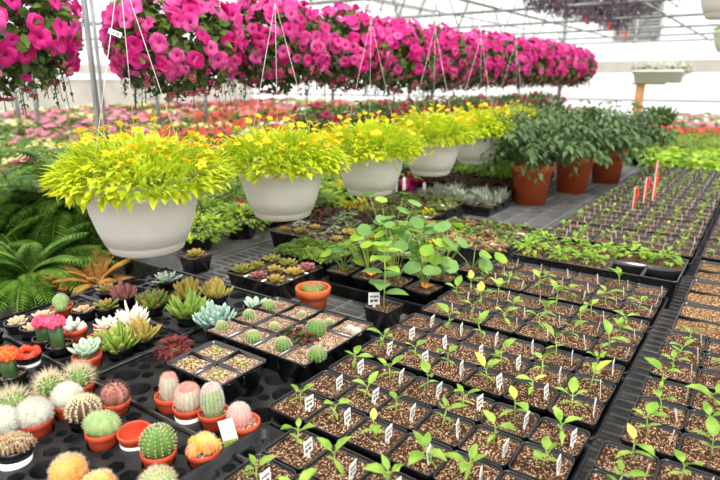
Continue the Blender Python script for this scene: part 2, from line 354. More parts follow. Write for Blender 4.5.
def pot_tray(x0, y0, tname, near, bare=(), miss=(), rows=3, small=False, kinds=None, x1=None, y1=None):
    W = .574 if x1 is None else x1-x0; D = .306 if y1 is None else y1-y0
    tray_obj(x0, x0+W, y0, y0+D, .803, .862, 'black carrying tray full of square seedling pots, ' + tname)
    px, py = (W-.002)/6, (D-.008)/rows
    for j in range(rows):
        for i in range(6):
            if (i,j) in miss: continue
            x = x0-.004+px*(i+.5); y = y0+.004+py*(j+.5)
            if not seen(Vector((x,y,.9)), 170 if x > -.2 and y < 2.2 else (70 if x > -.2 else 25)): continue
            pl = Vector((x,y,.9)).length
            k = 'seed' if rnd() > (.75 if j in bare else .05) else 'bare'
            w = ('front','middle','back')[j]
            pot_at(x, y, .8065, '%s pot, %s row, %s from left, %s' % ('green seedling' if k == 'seed' else 'bare soil', w, ORD[i], tname), k, None,
                   near, small)
CN = ['nearest centre tray','second centre tray back','third centre tray back','fourth centre tray back','fifth centre tray back']
pot_tray(TX0, .433, CN[0], 1, miss=((0,2),(0,1),(0,0)))
pot_tray(TX0, .745, CN[1], 1)
pot_tray(TX0, 1.062, CN[2], 1)
pot_tray(TX0, 1.384, CN[3], 2)
pot_tray(TX0, 1.705, CN[4], 2, (1,2))
for k in range(8):
    pot_tray(-.74, 2.44+.322*k, ('tray behind the leafy tray' if k == 0 else '%s tray behind the leafy tray' % ORD[k]), 2, small=True)
RX = -.140
pot_tray(RX-.022, .735, 'nearest right-hand tray', 2); pot_tray(RX, 1.045, 'second right-hand tray back', 2); pot_tray(RX, 1.355, 'third right-hand tray back', 2)
for k in range(7): pot_tray(RX, 2.46+.322*k, '%s tray behind the sown flats' % ORD[k], 2, small=True)
# ------------------------------------------------------------------ cell packs: a tray with an nx by ny set of planted cells
def pack(x0, x1, y0, y1, nx, ny, label, plants, zt=.885, soil='soil', z0=.803, s=1.0, empties=(), cat='cell pack', hj=1, name='cell_pack', pname='plant', rz=0):
    w, d = x1-x0, y1-y0; h = zt-z0
    t = thing(name, label, cat, ((x0+x1)/2, (y0+y1)/2, z0), rz)
    cw, cd = w/nx, d/ny
    mb = MB(); mb.loft([rsq(w-.03,d-.03,0,.012), rsq(w-.006,d-.006,h-.006,.012), rsq(w,d,h-.005,.012), rsq(w,d,h,.012), rsq(w-.006,d-.006,h,.010)], 0, True)
    for i in range(1, nx): mb.box(-w/2+cw*i-.0025,-w/2+cw*i+.0025,-d/2+.004,d/2-.004,h-.04,h-.001)
    for j in range(1, ny): mb.box(-w/2+.004,w/2-.004,-d/2+cd*j-.0025,-d/2+cd*j+.0025,h-.04,h-.0015)
    mb.loft([rsq(w-.006,d-.006,h,.01), rsq(w-.012,d-.012,h-.004,.01), rsq(w-.02,d-.02,h-.04,.01)], 0, False, True)
    mb.build('pack_body', 'black_plastic', t, True)
    for j in range(ny):
        for i in range(nx):
            cx, cy = -w/2+cw*(i+.5), -d/2+cd*(j+.5)
            if (i,j) in empties: continue
            key = (round(cw,3), round(cd,3), soil)
            if key not in KIDS: KIDS[key] = soil_mesh(cw-.007, cd-.007, 0, .003, soil, 6)
            part(KIDS[key], 'soil', t, (cx,cy,h-.009))
            if plants:
                me = random.choice(plants); ss = s*uni(.85,1.15)
                part(me, pname, t, (cx+uni(-.1,.1)*cw, cy+uni(-.1,.1)*cd, h-.010), (0,0,uni(0,6.3)), (ss,ss,ss*hj))
    return t
# plant meshes ------------------------------------------------------
def clump(n, r, h, L, w, mats, bend=.3, fold=.2, lo=True, up=.6, core=.25, z0=0.0, wts=None, name='plant'):
    mb = MB()
    for _ in range(n):
        a = uni(0,2*PI); rr = math.sqrt(uni(core**2,1)); e = uni(0, 1)
        zz = math.sqrt(max(0,1-rr*rr*.85))
        p = Vector((r*rr*math.cos(a), r*rr*math.sin(a), z0+h*zz*uni(.45,1)))
        d = Vector((math.cos(a+uni(-.7,.7))*(.3+rr), math.sin(a+uni(-.7,.7))*(.3+rr), up*uni(-.3,1.2)))
        leaf(mb, p, d, L*uni(.7,1.2), w, bend=bend, fold=fold, mi=random.choices(range(len(mats)), wts)[0] if wts else random.randrange(len(mats)), lo=lo)
    return mesh_of(mb, name, mats)
def spike_clump(n, r, h, L, w, mats, spread=.8):
    mb = MB()
    for _ in range(n):
        a = uni(0,2*PI); rr = uni(0,1)*r; d = Vector((math.cos(a)*spread*rnd(), math.sin(a)*spread*rnd(), 1))
        leaf(mb, (rr*math.cos(a),rr*math.sin(a),h*rnd()*.3), d, L*uni(.6,1.1), w, bend=.1, mi=random.randrange(len(mats)), lo=True)
    return mesh_of(mb, 'plant', mats)
def rosette(n, L, w, th, mats=('s_blue','s_blue'), e0=.1, e1=1.5, curve=.15, lift=0.0, spiral=2.39996, jit=.1):
    mb = MB()
    for k in range(n):
        t = k/max(1,n-1); a = k*spiral+uni(-jit,jit); e = e0+(e1-e0)*t; LL = L*(1-.55*t)
        d = Vector((math.cos(a)*math.cos(e), math.sin(a)*math.cos(e), math.sin(e)))
        thick_leaf(mb, (math.cos(a)*L*.08*(1-t), math.sin(a)*L*.08*(1-t), lift*t+.004), d, LL*uni(.92,1.05), w, th, curve=curve)
    return mesh_of(mb, 'rosette', list(mats))
def bushy_succ(n, r, L, mats, w=.17, th=.1, h=.03):      # many upright fleshy leaves
    mb = MB()
    for k in range(n):
        a = uni(0,2*PI); q = math.sqrt(rnd()); d = Vector((math.cos(a)*q*1.0, math.sin(a)*q*1.0, uni(.5,1.2)))
        thick_leaf(mb, (math.cos(a)*q*r*.55, math.sin(a)*q*r*.55, h*(1-q)*rnd()), d, L*uni(.7,1.1), w, th, curve=.1, tip=random.choice((1,1,0)))
    return mesh_of(mb, 'succulent', list(mats))
G_MOSS = [clump(260,.034,.02,.011,.35,['bright_green','mid_green'],core=0) for _ in range(2)]
G_LEAFY = [clump(60,.038,.045,.026,.3,['bright_green','bright_green','seed_leaf'],core=0) for _ in range(4)]
G_SMALL = [clump(30,.028,.022,.02,.3,['mid_green','seed_leaf'],core=0) for _ in range(3)]
G_OLIVE = [clump(60,.032,.03,.02,.25,['olive','mid_green'],core=0) for _ in range(2)]
G_BROWN = [clump(50,.030,.028,.018,.25,['s_tipred','olive'],core=0) for _ in range(2)]
G_SILVER = [spike_clump(70,.03,.03,.07,.09,['silver']) for _ in range(3)]
G_WHITE = [clump(60,.032,.02,.016,.35,['f_white','silver','mid_green'],core=0) for _ in range(2)]
G_PALER = [rosette(22,.032,.26,.12,('s_yellow','s_tipred'),.15,1.3) for _ in range(3)]
G_RED = [rosette(26,.034,.22,.10,('s_pink','darkred_leaf'),.1,1.3) for _ in range(2)]
G_GRO = [rosette(24,.036,.22,.12,('s_green','s_tipred'),.1,1.3) for _ in range(2)]
G_DARK = [clump(60,.035,.035,.024,.35,['darkred_leaf','pet_dark'],core=0) for _ in range(2)]
G_YEL = [clump(60,.034,.03,.018,.35,['bidens','lime','bright_green'],core=0) for _ in range(2)]
# the leafy tray and the sown flats
pack(-.735,-.172,2.045,2.345,5,2,'black flat crowded with bright green leafy seedlings, two cells empty, behind the pot trays',G_LEAFY,zt=.905,empties=((3,0),(4,0)) ,s=1.15)
for k in range(3): pack(RX,RX+.56,1.675+.258*k,1.675+.25+.258*k,3,2,'%s brown soil flat sown without plants on right, %s of three' % ('black-rimmed', ('nearest','middle','farthest')[k]),None,zt=.885,soil='soil_sown',name='seed_flat',cat='seed flat')
# ------------------------------------------------------------------ cactus corner: trays with round holes
PT = .0775
from mathutils.geometry import delaunay_2d_cdt
AX = -.712-7*PT; AY = .20; LX = AX-7*PT-.014
def zone(x0, x1, y0, y1, label): return [x0, x1, y0, y1, label]
ZONES = [zone(AX,-.712,AY,.638,'black round-holed tray holding the spiny cacti and empty red pot'),
         zone(AX,-.712,.648,1.25,'black round-holed tray holding the row of pink-topped cacti'),
         zone(LX,AX-.013,AY,.638,'black round-holed tray under the grafted moon cacti at left'),
         zone(LX,AX-.013,.648,.938,'black round-holed tray holding the white rosette and yellow-green succulents'),
         zone(LX,AX-.013,.948,1.29,'black round-holed tray behind the succulents below the nearest white bowl')]
HR = .0310
def hole_tray(x0, x1, y0, y1, holes, label, zt=.842, z0=.803, slots=()):
    t = thing('hole_tray', label, 'tray', (x0,y0,z0)); h = zt-z0; n = 20; W, D = x1-x0, y1-y0
    V = [Vector((0,0)),Vector((W,0)),Vector((W,D)),Vector((0,D))]; E_ = [(0,1),(1,2),(2,3),(3,0)]
    hs = [(a-x0, b-y0) for a, b in holes]
    for cx, cy in hs:
        o = len(V); V += [Vector((cx+HR*math.cos(2*PI*i/n), cy+HR*math.sin(2*PI*i/n))) for i in range(n)]; E_ += [(o+i, o+(i+1) % n) for i in range(n)]
    for a, b, r in slots:
        o = len(V); V += [Vector((a-x0+r*math.cos(2*PI*i/6+.5), b-y0+r*math.sin(2*PI*i/6+.5))) for i in range(6)]; E_ += [(o+i, o+(i+1) % 6) for i in range(6)]
    v, e, f, *_ = delaunay_2d_cdt(V, E_, [], 0, 1e-6)
    fs = []
    for q in f:
        c = sum((v[i] for i in q), Vector((0,0)))/len(q)
        if all(math.hypot(c.x-(a-x0), c.y-(b-y0)) > r*.80 for a, b, r in slots) and all((c-Vector(k)).length > HR*.97 for k in hs) and 0 < c.x < W and 0 < c.y < D: fs.append(tuple(q))
    mb = MB(); mb.add([(p.x,p.y,h) for p in v], fs)
    for cx, cy in hs:
        rings = [[(cx+r*math.cos(2*PI*i/n), cy+r*math.sin(2*PI*i/n), z) for i in range(n)] for r, z in ((HR,h),(HR*.97,h-.003),(HR*.84,.003))]
        mb.loft(rings, 0, False, False)
    for a, b, r in slots:
        mb.loft([[(a-x0+r*k*math.cos(2*PI*i/6+.5), b-y0+r*k*math.sin(2*PI*i/6+.5), z) for i in range(6)] for k, z in ((1,h),(.85,.004))], 0)
    mb.build('tray_body', 'tray_plastic', t, False)
    mb = MB(); mb.loft([[(-.005+e_*(1 if 1 else 0),-.005+e_,z),(W+.005-e_,-.005+e_,z),(W+.005-e_,D+.005-e_,z),(-.005+e_,D+.005-e_,z)] for e_, z in ((.004,0),(0,h+.006),(.003,h+.008),(.006,h+.004))],0)
    mb.build('rim', 'black_plastic', t, False); return t
USED = {}
def round_pot(mb, r=.036, h=.060, mi=0):
    lathe(mb, [(r*.68,0),(r*.90,h-.014),(r*.92,h-.013),(r*1.0,h-.012),(r*1.02,h-.001),(r*1.0,h),(r*.93,h),(r*.90,h-.003),(r*.86,h-.012),(r*.70,.004)], 24, mi, True, True)
mb = MB(); round_pot(mb); RPOT = mesh_of(mb, 'pot', ['terracotta'])
mb = MB(); round_pot(mb); BPOT = mesh_of(mb, 'pot', ['black_plastic'])
def disc_soil(r, z, m='soil', name='soil'):
    mb = MB(); lathe(mb, [(r,z),(r*.6,z+.002),(r*.2,z+.003)], 18, 0, False, True); return mesh_of(mb, name, [m])
DS = disc_soil(.0318,.050); DSP = disc_soil(.0318,.050,'soil_pale')
def spine(mb, p, d, L, w=.0007, mi=0):
    T = frame(p, d); mb.add([(-w,0,0),(w,0,0),(0,0,w*1.6),(0,L,0)], [(0,1,3),(1,2,3),(2,0,3)], mi, T)
def cactus(t, r, h, ribs, body, sp=None, splen=.008, rows=9, per=5, amp=.10, loc=(0,0,.050), top=None, tilt=(0,0), name='cactus', sq=1.0, hair=0, lump=0, sw=.0007, spm=None, rx=1.0):
    mb = MB(); n = ribs*4; R = []; K = 16; mi = []
    def pt(u, a):      # u: 0 bottom .. 1 top
        e = -.9+(PI/2+.9)*u; c = max(.0,math.cos(e))**sq; rr = r*c*(1-amp+amp*math.cos(ribs*a)*(1 if lump == 0 else 1)); zz = h*.42+h*.58*math.sin(e) if e > 0 else h*.42+h*.42*math.sin(e)/.8
        return Vector((rr*math.cos(a)*rx, rr*math.sin(a), zz))
    for k in range(K+1):
        u = min(k/K, .985); R.append([pt(u, 2*PI*i/n) for i in range(n)])
        mi.append(1 if top and u > .74 else 0)
    mb.loft(R, mi[:-1], True, True)
    o = mb.build(name, [body, top or body], t); o.location = loc; o.rotation_euler = (tilt[0],tilt[1],uni(0,1))
    sb = MB()
    if sp and per:
        for i in range(ribs):
            for k in range(rows):
                u = .25+.73*(k+.5*(i % 2)*.6)/rows
                if u > .99: continue
                a = 2*PI*i/ribs; p = pt(u,a); nn = (pt(u,a)-Vector((0,0,h*.35))).normalized()
                for q in range(per):
                    d = nn+Vector((uni(-1,1),uni(-1,1),uni(-1,1)))*.7
                    spine(sb, p, d, splen*uni(.6,1.2), sw, random.randrange(2) if spm else 0)
    for _ in range(hair):
        u = uni(.15,.98); a = uni(0,2*PI); p = pt(u,a); nn = (p-Vector((0,0,h*.35))).normalized()
        d = (nn+Vector((uni(-1,1),uni(-1,1),uni(-1,1)))*.6); spine(sb, p, d, splen*uni(.6,1.3), sw)
    if sb.v: sb.build('spines', [sp]+([spm] if spm else []), o)
    return o
POTS = []
def slot(px, py, ztop=.869):
    p = at(px, py, ztop); return p.x, p.y
def clampz(x, y):
    z = min(ZONES, key=lambda z: max(z[0]-x, x-z[1], z[2]-y, y-z[3])); m = HR+.0035
    return max(z[0]+m, min(z[1]-m, x)), max(z[2]+m, min(z[3]-m, y))
def settle(extra=()):            # let crowded pots push each other apart, then cut the tray holes
    P = [[t.location.x, t.location.y] for t in POTS]
    for _ in range(60):
        for i in range(len(P)):
            for j in range(i):
                dx, dy = P[i][0]-P[j][0], P[i][1]-P[j][1]; d = math.hypot(dx, dy)
                if d < .0645:
                    k = (.0645-d)/2/max(d, 1e-5); P[i][0] += dx*k; P[i][1] += dy*k; P[j][0] -= dx*k; P[j][1] -= dy*k
        P = [list(clampz(*p)) for p in P]
    for t, p in zip(POTS, P): t.location.x, t.location.y = p
    H = [tuple(p) for p in P]
    for px, py in extra:
        p = at(px, py, .842); q = clampz(p.x, p.y)
        if all(math.hypot(q[0]-a, q[1]-b) > .068 for a, b in H): H.append(q)
    for z in ZONES:
        nx, ny = int((z[1]-z[0]-.01)/.0725), int((z[3]-z[2]-.01)/.0725)
        for i in range(nx*3):
            for j in range(ny*3):
                q = (z[0]+.04+(z[1]-z[0]-.08)*i/(nx*3-1), z[2]+.04+(z[3]-z[2]-.08)*j/(ny*3-1))
                if all(math.hypot(q[0]-a, q[1]-b) > .0745 for a, b in H): H.append(q)
        HZ = [q for q in H if z[0] < q[0] < z[1] and z[2] < q[1] < z[3]]; SL = []
        for i in range(int((z[1]-z[0])/.011)):
            for j in range(int((z[3]-z[2])/.011)):
                q = (z[0]+.018+.011*i, z[2]+.018+.011*j)
                m = min([math.hypot(q[0]-a,q[1]-b) for a,b in HZ]+[9])-HR-.004; e = min(q[0]-z[0],z[1]-q[0],q[1]-z[2],z[3]-q[1])-.004
                r = min(m, e, .019)
                if r > .0125 and all(math.hypot(q[0]-a,q[1]-b) > r+c+.003 for a,b,c in SL): SL.append((q[0],q[1],r))
        hole_tray(z[0],z[1],z[2],z[3],[q for q in H if z[0] < q[0] < z[1] and z[2] < q[1] < z[3]],z[4],slots=SL)
def cpot(px, py, label, cat='cactus', red=True, name='potted_cactus', soil=True, jit=.003, tilt=.06, sleeve=False):
    x, y = slot(px, py); t = thing(name, label, cat, (x+uni(-jit,jit), y+uni(-jit,jit), .8085+.004), uni(-.5,.5)); t.rotation_euler = (uni(-tilt,tilt),uni(-tilt,tilt),0)
    t.location.z = .814; t.scale = (.9,.9,.95) if cat == 'cactus' or cat == 'plant pot' else (.98,.98,1.0); POTS.append(t)
    p = part(RPOT if red else BPOT, 'pot', t)
    if soil: part(DSP if red else DS, 'soil', t)
    if sleeve:
        mb = MB(); lathe(mb, [(.0285,.012),(.0335,.040),(.0340,.040),(.0290,.012)], 20, 0, False, False); mb.build('sticker_band', 'tag_white', t)
    return t
t = cpot(159,450,'round green cactus with cream dotted ribs, red pot beside the empty red pot'); cactus(t,.036,.062,16,'c_green','sp_cream',.005,8,6,.12)
t = cpot(130,430,'empty red plastic pot with a white band, among the cacti','plant pot',soil=False,name='empty_pot',sleeve=True)
t = cpot(106,431,'oval pale green tufted cactus leaning in red pot left of the empty pot'); cactus(t,.034,.050,12,'c_green2','sp_cream',.004,8,3,.06,rx=1.25)
t = cpot(89,412,'dark dome cactus striped with cream spines in black pot',red=False,sleeve=False); cactus(t,.035,.048,14,'c_brown','sp_cream',.009,9,9,.14,sw=.0012)
t = cpot(122,396,'pinkish brown ribbed cactus with dark curved spines in red pot'); cactus(t,.033,.05,9,'c_pinkbrown','c_brown',.012,6,4,.28,sw=.0010)
t = cpot(68,402,'small white-haired round cactus in red pot behind the striped dome cactus'); cactus(t,.034,.05,14,'c_pale','sp_white',.008,0,0,.03,hair=1300,sw=.0005)
t = cpot(83,380,'green cactus with long golden needles in red pot, rightmost of the three needle cacti'); cactus(t,.030,.048,12,'c_green','sp_cream',.025,6,5,.12,sw=.0007,hair=30)
t = cpot(51,390,'green cactus with long golden needles, middle of the three needle cacti'); cactus(t,.030,.050,12,'c_green','sp_cream',.025,6,5,.12,sw=.0007,hair=30)
t = cpot(17,410,'green cactus with long golden needles, leftmost of the three needle cacti'); cactus(t,.031,.052,12,'c_green','sp_cream',.025,6,5,.12,sw=.0007,hair=30)
t = cpot(35,420,'large shaggy white-haired cactus in red pot'); cactus(t,.037,.052,14,'c_pale','sp_white',.009,0,0,.03,hair=2000,sw=.0005)
t = cpot(4,428,'shaggy white-haired cactus cut by the left edge'); cactus(t,.036,.052,14,'c_pale','sp_white',.009,0,0,.03,hair=1600,sw=.0005)
t = cpot(14,448,'golden brown clustered cactus in black pot with white band at left edge',red=False,sleeve=True)
for k in range(26):
    a = k*2.4; q = math.sqrt(k/26)*.032; o = cactus(t,.009,.016,6,'c_brown','sp_brown',.006,4,4,.2,loc=(q*math.cos(a),q*math.sin(a),.052+.018*(1-(q/.032)**2)),name='cactus_head',spm='sp_cream',sw=.001)
t = cpot(66,478,'orange furry round cactus in red pot at bottom edge'); cactus(t,.034,.052,14,'c_orange','sp_cream',.006,0,0,.04,hair=700,sw=.0006)
t = cpot(98,488,'orange topped cactus cut by bottom edge beside the furry orange one'); cactus(t,.030,.036,14,'c_orange','sp_cream',.006,0,0,.04,hair=500,sw=.0006)
t = cpot(160,488,'green cactus with fine cream spines cut by bottom edge'); cactus(t,.033,.046,16,'c_green2','sp_cream',.009,8,6,.06,sw=.0006)
t = cpot(163,400,'pink-headed column cactus in red pot, leftmost of the pink-topped row'); cactus(t,.022,.062,14,'c_pale','sp_pink',.005,12,5,.04,top='c_pink',sq=.55,hair=300,sw=.0006)
t = cpot(186,406,'wide pale cactus with brown-pink crown in red pot with white band',sleeve=True); cactus(t,.030,.058,18,'c_pale','sp_pink',.006,14,6,.03,top='c_pinkbrown',sq=.6,hair=500,sw=.0006)
t = cpot(214,412,'tall column cactus with pink dome top and white waist in red pot'); cactus(t,.025,.072,16,'c_green2','sp_white',.005,14,7,.04,top='c_pink',sq=.5,hair=300,sw=.0006)
t = cpot(215,440,'yellow and orange clustered cactus in red pot')
for k in range(9):
    a = k*2.4+.4; q = math.sqrt(k/9)*.026; cactus(t,.013,.024,8,'c_orange' if k % 3 else 'c_yellow','sp_cream' if k % 2 else 'c_yellow',.005,5,5,.12,loc=(q*math.cos(a),q*math.sin(a),.050+.014*(1-(q/.026)**2)),name='cactus_head',sw=.0008)
t = cpot(243,422,'red pot with round pink furry cactus behind the white card'); cactus(t,.026,.05,16,'c_pink','sp_white',.005,10,5,.03,sq=.7,loc=(-.012,-.004,.046))
# card leaning in front of it
pink = t; cx, cy = t.location.x, t.location.y
t = thing('plant_card', 'white plant care card with green CACTUS footer tucked in front of the pink cactus', 'plant label', (cx+.016, cy-.046, .842), math.radians(38)); t.rotation_euler = (math.radians(-12), math.radians(-14), math.radians(40))
mb = MB(); mb.box(-.015,.015,-.0005,.0005,0,.056); mb.build('card', 'tag_white', t, False)
mb = MB(); mb.box(-.0145,.0145,-.0009,-.0006,.0005,.015); mb.build('footer', 'print_green', t, False)
def text(body, size, parent, loc, m, rot=(PI/2,0,0), name='lettering'):
    c = bpy.data.curves.new(name, 'FONT'); c.body = body; c.size = size; c.align_x = 'CENTER'; c.extrude = .0001
    o = bpy.data.objects.new(name, c); dg = bpy.context.evaluated_depsgraph_get
    COL.objects.link(o); bpy.context.view_layer.update(); me = bpy.data.meshes.new_from_object(o.evaluated_get(dg())); bpy.data.objects.remove(o)
    me.materials.clear(); me.materials.append(M[m]); q = bpy.data.objects.new(name, me); COL.objects.link(q); q.parent = parent; q.location = loc; q.rotation_euler = rot; return q
text('CACTUS', .0072, t, (0,-.0012,.005), 'print_black'); text('2.99', .0065, t, (0,-.0010,.027), 'print_pink')
# grafted moon cacti
def grafted(px, py, label, m, red=False, h=.070, flat=False):
    t = cpot(px, py, label, red=red); mb = MB()
    mb.loft([[((.017+.005*math.cos(3*a))*math.cos(a), (.017+.005*math.cos(3*a))*math.sin(a), z) for a in [2*PI*i/18 for i in range(18)]] for z in (.048,.058,.07,.048+h)], 0, True, True)
    mb.build('rootstock', 'c_dark', t); mb = MB()
    ball(mb,(0,0,.052+h),.023,.023,.017,0,16,9)
    for k in range(60):
        a = k*2.4; e = math.asin(min(1,uni(-.3,1))); q = .024
        ball(mb,(q*math.cos(a)*math.cos(e),q*math.sin(a)*math.cos(e),.052+h+.018*math.sin(e)),.006,.006,.0062,0,7,5)
    mb.build('scion', m, t); return t
grafted(58,345,'pink moon cactus on tall dark green stem, rightmost moon cactus','c_hotpink')
grafted(36,341,'pink moon cactus on short stem, middle moon cactus','c_hotpink',h=.052)
grafted(12,374,'orange moon cactus on green stem in black pot at left edge','c_orangered',h=.058)
t = cpot(32,352,'red flat crested cactus ring in black pot with white band below the middle moon cactus',red=False,sleeve=True)
mb = MB()
for k in range(22):
    a = 2*PI*k/22; ball(mb,(.028*math.cos(a),.028*math.sin(a),.060+.004*math.sin(5*a)),.009,.009,.010,0,8,6)
mb.build('crest', 'c_red', t)
# succulents in the holed trays
def succ(px, py, label, me, red=False, s=1.0, z=.048, name='potted_succulent', sleeve=False):
    t = cpot(px, py, label, 'succulent', red, name, sleeve=sleeve); part(me, 'succulent', t, (0,0,z), (0,0,uni(0,6)), (s*1.12,s*1.12,s*1.15)); return t
R_BLUE = rosette(30,.044,.27,.15,('s_blue','s_blue'),.30,1.40,.2)
succ(88,356,'large pale blue-green rosette succulent in red pot right of the moon cacti',R_BLUE,True,1.0,z=.058)
R_WH = rosette(30,.045,.18,.10,('s_white','s_white'),.1,1.3,.25)
succ(107,327,'white rosette succulent in red pot',R_WH,True,.95)
succ(100,338,'small red and green rosette succulent in front of the white rosette',rosette(18,.034,.22,.12,('s_green','s_tipred'),.1,1.2),True)
succ(73,330,'white-headed clustered succulent in small red pot beside the tall moon cactus',bushy_succ(30,.03,.022,('s_white','s_white'),.4,.35),True)
t = cpot(62,306,'smooth green ball cactus in red pot at the fern side'); cactus(t,.028,.05,10,'c_green2','sp_white',.002,6,2,.05); cactus(t,.02,.03,8,'c_green2',None,loc=(.02,-.012,.048),name='cactus_offset')
for (px,py,lab) in ((18,322,'tan succulent in shallow black pot near left edge, nearest the ferns'),(43,316,'tan rosette in black pot right of the nearest tan succulent'),(33,328,'tan pebble-like succulent in front of the two tan succulents'),(3,330,'tan succulent cut by left edge')):
    succ(px,py,lab,rosette(20,.030,.32,.2,('s_tan','s_tan'),.1,1.0),False)
succ(86,310,'low grey succulent in black pot right of the green ball cactus',rosette(16,.03,.3,.16,('s_tan','s_tipred'),.05,.9))
B_YEL = [bushy_succ(46,.038,.042,('s_green','s_tipred')), bushy_succ(44,.036,.045,('s_yellow','s_tipred')), bushy_succ(50,.040,.040,('s_green','s_yellow')), bushy_succ(44,.036,.050,('s_green','s_green'))]
succ(132,326,'white and grey spiky succulent mound behind the yellow-green ones',bushy_succ(80,.036,.045,('s_white','s_white'),.09,.07,.035),False,1.05)
succ(128,350,'yellow-green fleshy succulent in black pot, nearest of the clump',B_YEL[2],False,1.1)
succ(142,338,'yellow-green fleshy succulent in black pot, second nearest of the clump',B_YEL[1],False,1.0)
succ(152,306,'green succulent with orange tips standing left of the tall green one',B_YEL[0],False,1.05)
succ(187,315,'tall bright green fleshy succulent above a black pot in the middle',B_YEL[3],False,1.15)
succ(190,297,'yellow-green succulent behind the tall bright green one',B_YEL[1],False,1.1)
succ(217,296,'yellow succulent alone toward the cloth covered bench',B_YEL[1],False,1.05)
succ(124,298,'pink-red spiky succulent in black pot below the nearest bowl',bushy_succ(60,.036,.038,('s_pink','s_pink'),.1,.08))
succ(113,304,'small bright green rosette left of the pink-red succulent',G_GRO[0],False,1.1)
succ(98,294,'mixed brown-green succulent left of the pink-red one',G_PALER[0],False,1.2)
succ(167,280,'pale green open rosette with long leaves under the nearest white bowl',rosette(14,.05,.2,.12,('s_blue','s_white'),.05,1.1,.25),False)
succ(217,325,'blue-green upright succulent with chalky leaves left of the square cactus flat',bushy_succ(60,.034,.048,('s_bluedeep','s_blue'),.16,.1,.03),False,1.1)
succ(176,350,'dark red leafy succulent in red pot beside the four-cell pot',clump(60,.03,.03,.024,.35,['darkred_leaf'],core=0),True)
settle(((58,433),(75,453),(35,470),(133,413),(190,470),(127,375),(150,363),(190,435),(277,379),(250,390),(262,415),(297,385),(245,450)))
# four cell square pot and the twelve cell cactus flat
t = pack(-1.075,-.885,.735,.885,2,2,'square black four-cell pot of gravelly soil with tiny yellow sprouts',None,zt=.905,z0=.8425,soil='soil_pale',name='four_cell_pot',cat='cell pack')
YS = clump(14,.008,.006,.008,.4,['c_yellow','seed_leaf'],core=0,name='sprout')
for i in (0,1):
    for j in (0,1): part(YS, 'sprout', t, (-.0475+.095*i,-.0375+.075*j,.054), (0,0,uni(0,6)), 1.2)
t = pack(-1.172,-.808,.925,1.222,4,3,'black twelve-cell flat of small green barrel cacti on pale gravel',None,zt=.895,soil='soil_pale',name='cactus_flat',cat='cell pack')
big = {(3,0):.025,(2,0):.026,(1,0):.025,(0,0):.0,(0,1):.019,(1,1):.017,(2,1):.0,(3,1):.0,(2,2):0,(0,2):.019,(1,2):.019,(3,2):0}
def flat_cac(px, py, r, body='c_green', sp='sp_cream'):
    p = at(px, py, .895); r *= .92; cactus(t, r, r*1.75, 14, body, sp, .004, 8, 4, .12, loc=(p.x-t.location.x, p.y-t.location.y, .078))
for (px,py,r) in ((222,326,.017),(249,315,.018),(269,306,.020),(253,338,.021),(274,326,.015),(283,346,.023),(317,356,.024),(316,331,.029),(329,322,.014),(302,313,.012)): flat_cac(px,py,r)
for (px,py,r) in ((350,328,.013),(356,331,.014)): flat_cac(px,py,r,'c_pale','sp_white')
for (px,py) in ((293,334),(304,340)):
    p = at(px, py, .89); part(G_DARK[0], 'dark_succulent', t, (p.x-t.location.x,p.y-t.location.y,.078), (0,0,1), .7)
p = at(252,303,.85); t = thing('potted_succulent','broad pale green echeveria in round black pot behind the cactus flat','succulent',(-1.215,1.17,.803),0)
part(BPOT,'pot',t,s=1.1); part(DS,'soil',t,s=1.1); part(rosette(16,.052,.27,.13,('s_blue','s_blue'),.15,1.2,.3),'succulent',t,(0,0,.054),(0,0,.5),1)
# the clay pot with thick rim
p = at(308,306,.803); t = thing('clay_pot','orange clay pot with thick rim holding a low green cactus behind the cactus flat','cactus',(-1.135,1.35,.803))
mb = MB(); lathe(mb, [(.036,0),(.048,.062),(.0485,.063),(.055,.064),(.058,.090),(.0565,.092),(.051,.092),(.049,.088),(.047,.075),(.034,.004)], 32, 0, True, True); mb.build('pot','clay',t)
part(DSP,'soil',t,(0,0,.0),s=1.42); 
for k in range(7):
    a = k*2.4; q = .013*math.sqrt(k); cactus(t,.015,.02,9,'c_green','sp_brown',.006,4,4,.12,loc=(q*math.cos(a),q*math.sin(a),.074),name='cactus_head')
# ------------------------------------------------------------------ middle of the bench: packs and pots
t = thing('potted_succulent','brown-tinged succulent in square black pot at the edge of the cloth covered bench','succulent',(-1.80,1.42,.803)); part(POTM,'pot',t,s=(1.1,1.1,.8)); part(SOILM[0],'soil',t,s=(1.1,1.1,.8)); part(G_PALER[1],'succulent',t,(0,0,.058),(0,0,0),1.4)
pack(-1.44,-1.16,1.175 if False else 1.42,1.56,4,1,'black pack with red and brown-green rosettes behind the clay pot',G_RED+G_GRO+G_PALER,s=1.25) if False else None
pack(-1.53,-1.27,1.33,1.58,3,3,'black pack of red, brown and green rosettes left of the clay pot',G_RED+G_GRO+G_PALER,zt=.875,s=1.15)
pack(-1.55,-1.27,1.60,1.80,3,2,'black pack of bright green mossy stonecrop behind the rosette pack',G_MOSS,s=1.5)
pack(-1.80,-1.30,1.83,2.05,5,2,'black pack of pale brown-tipped rosettes behind the mossy pack',G_PALER+G_WHITE,s=1.2)
pack(-1.80,-1.30,2.08,2.33,5,2,'black pack of dark plants with whitish tops behind the pale rosettes',G_WHITE+G_DARK,s=1.3)
pack(-1.26,-.98,1.82,2.06,3,2,'black pack of yellow and whitish flowering stonecrop beside the nasturtiums',G_WHITE+G_YEL,s=1.2)
pack(-1.26,-.80,2.08,2.34,5,2,'black pack of mixed green and orange-tinged plants behind the nasturtiums',G_SMALL+G_OLIVE+G_BROWN,s=1.3)
pack(-1.84,-1.30,2.36,2.62,5,2,'black pack of yellow-flowered plants under the second white bowl',G_YEL+G_OLIVE,s=1.2)
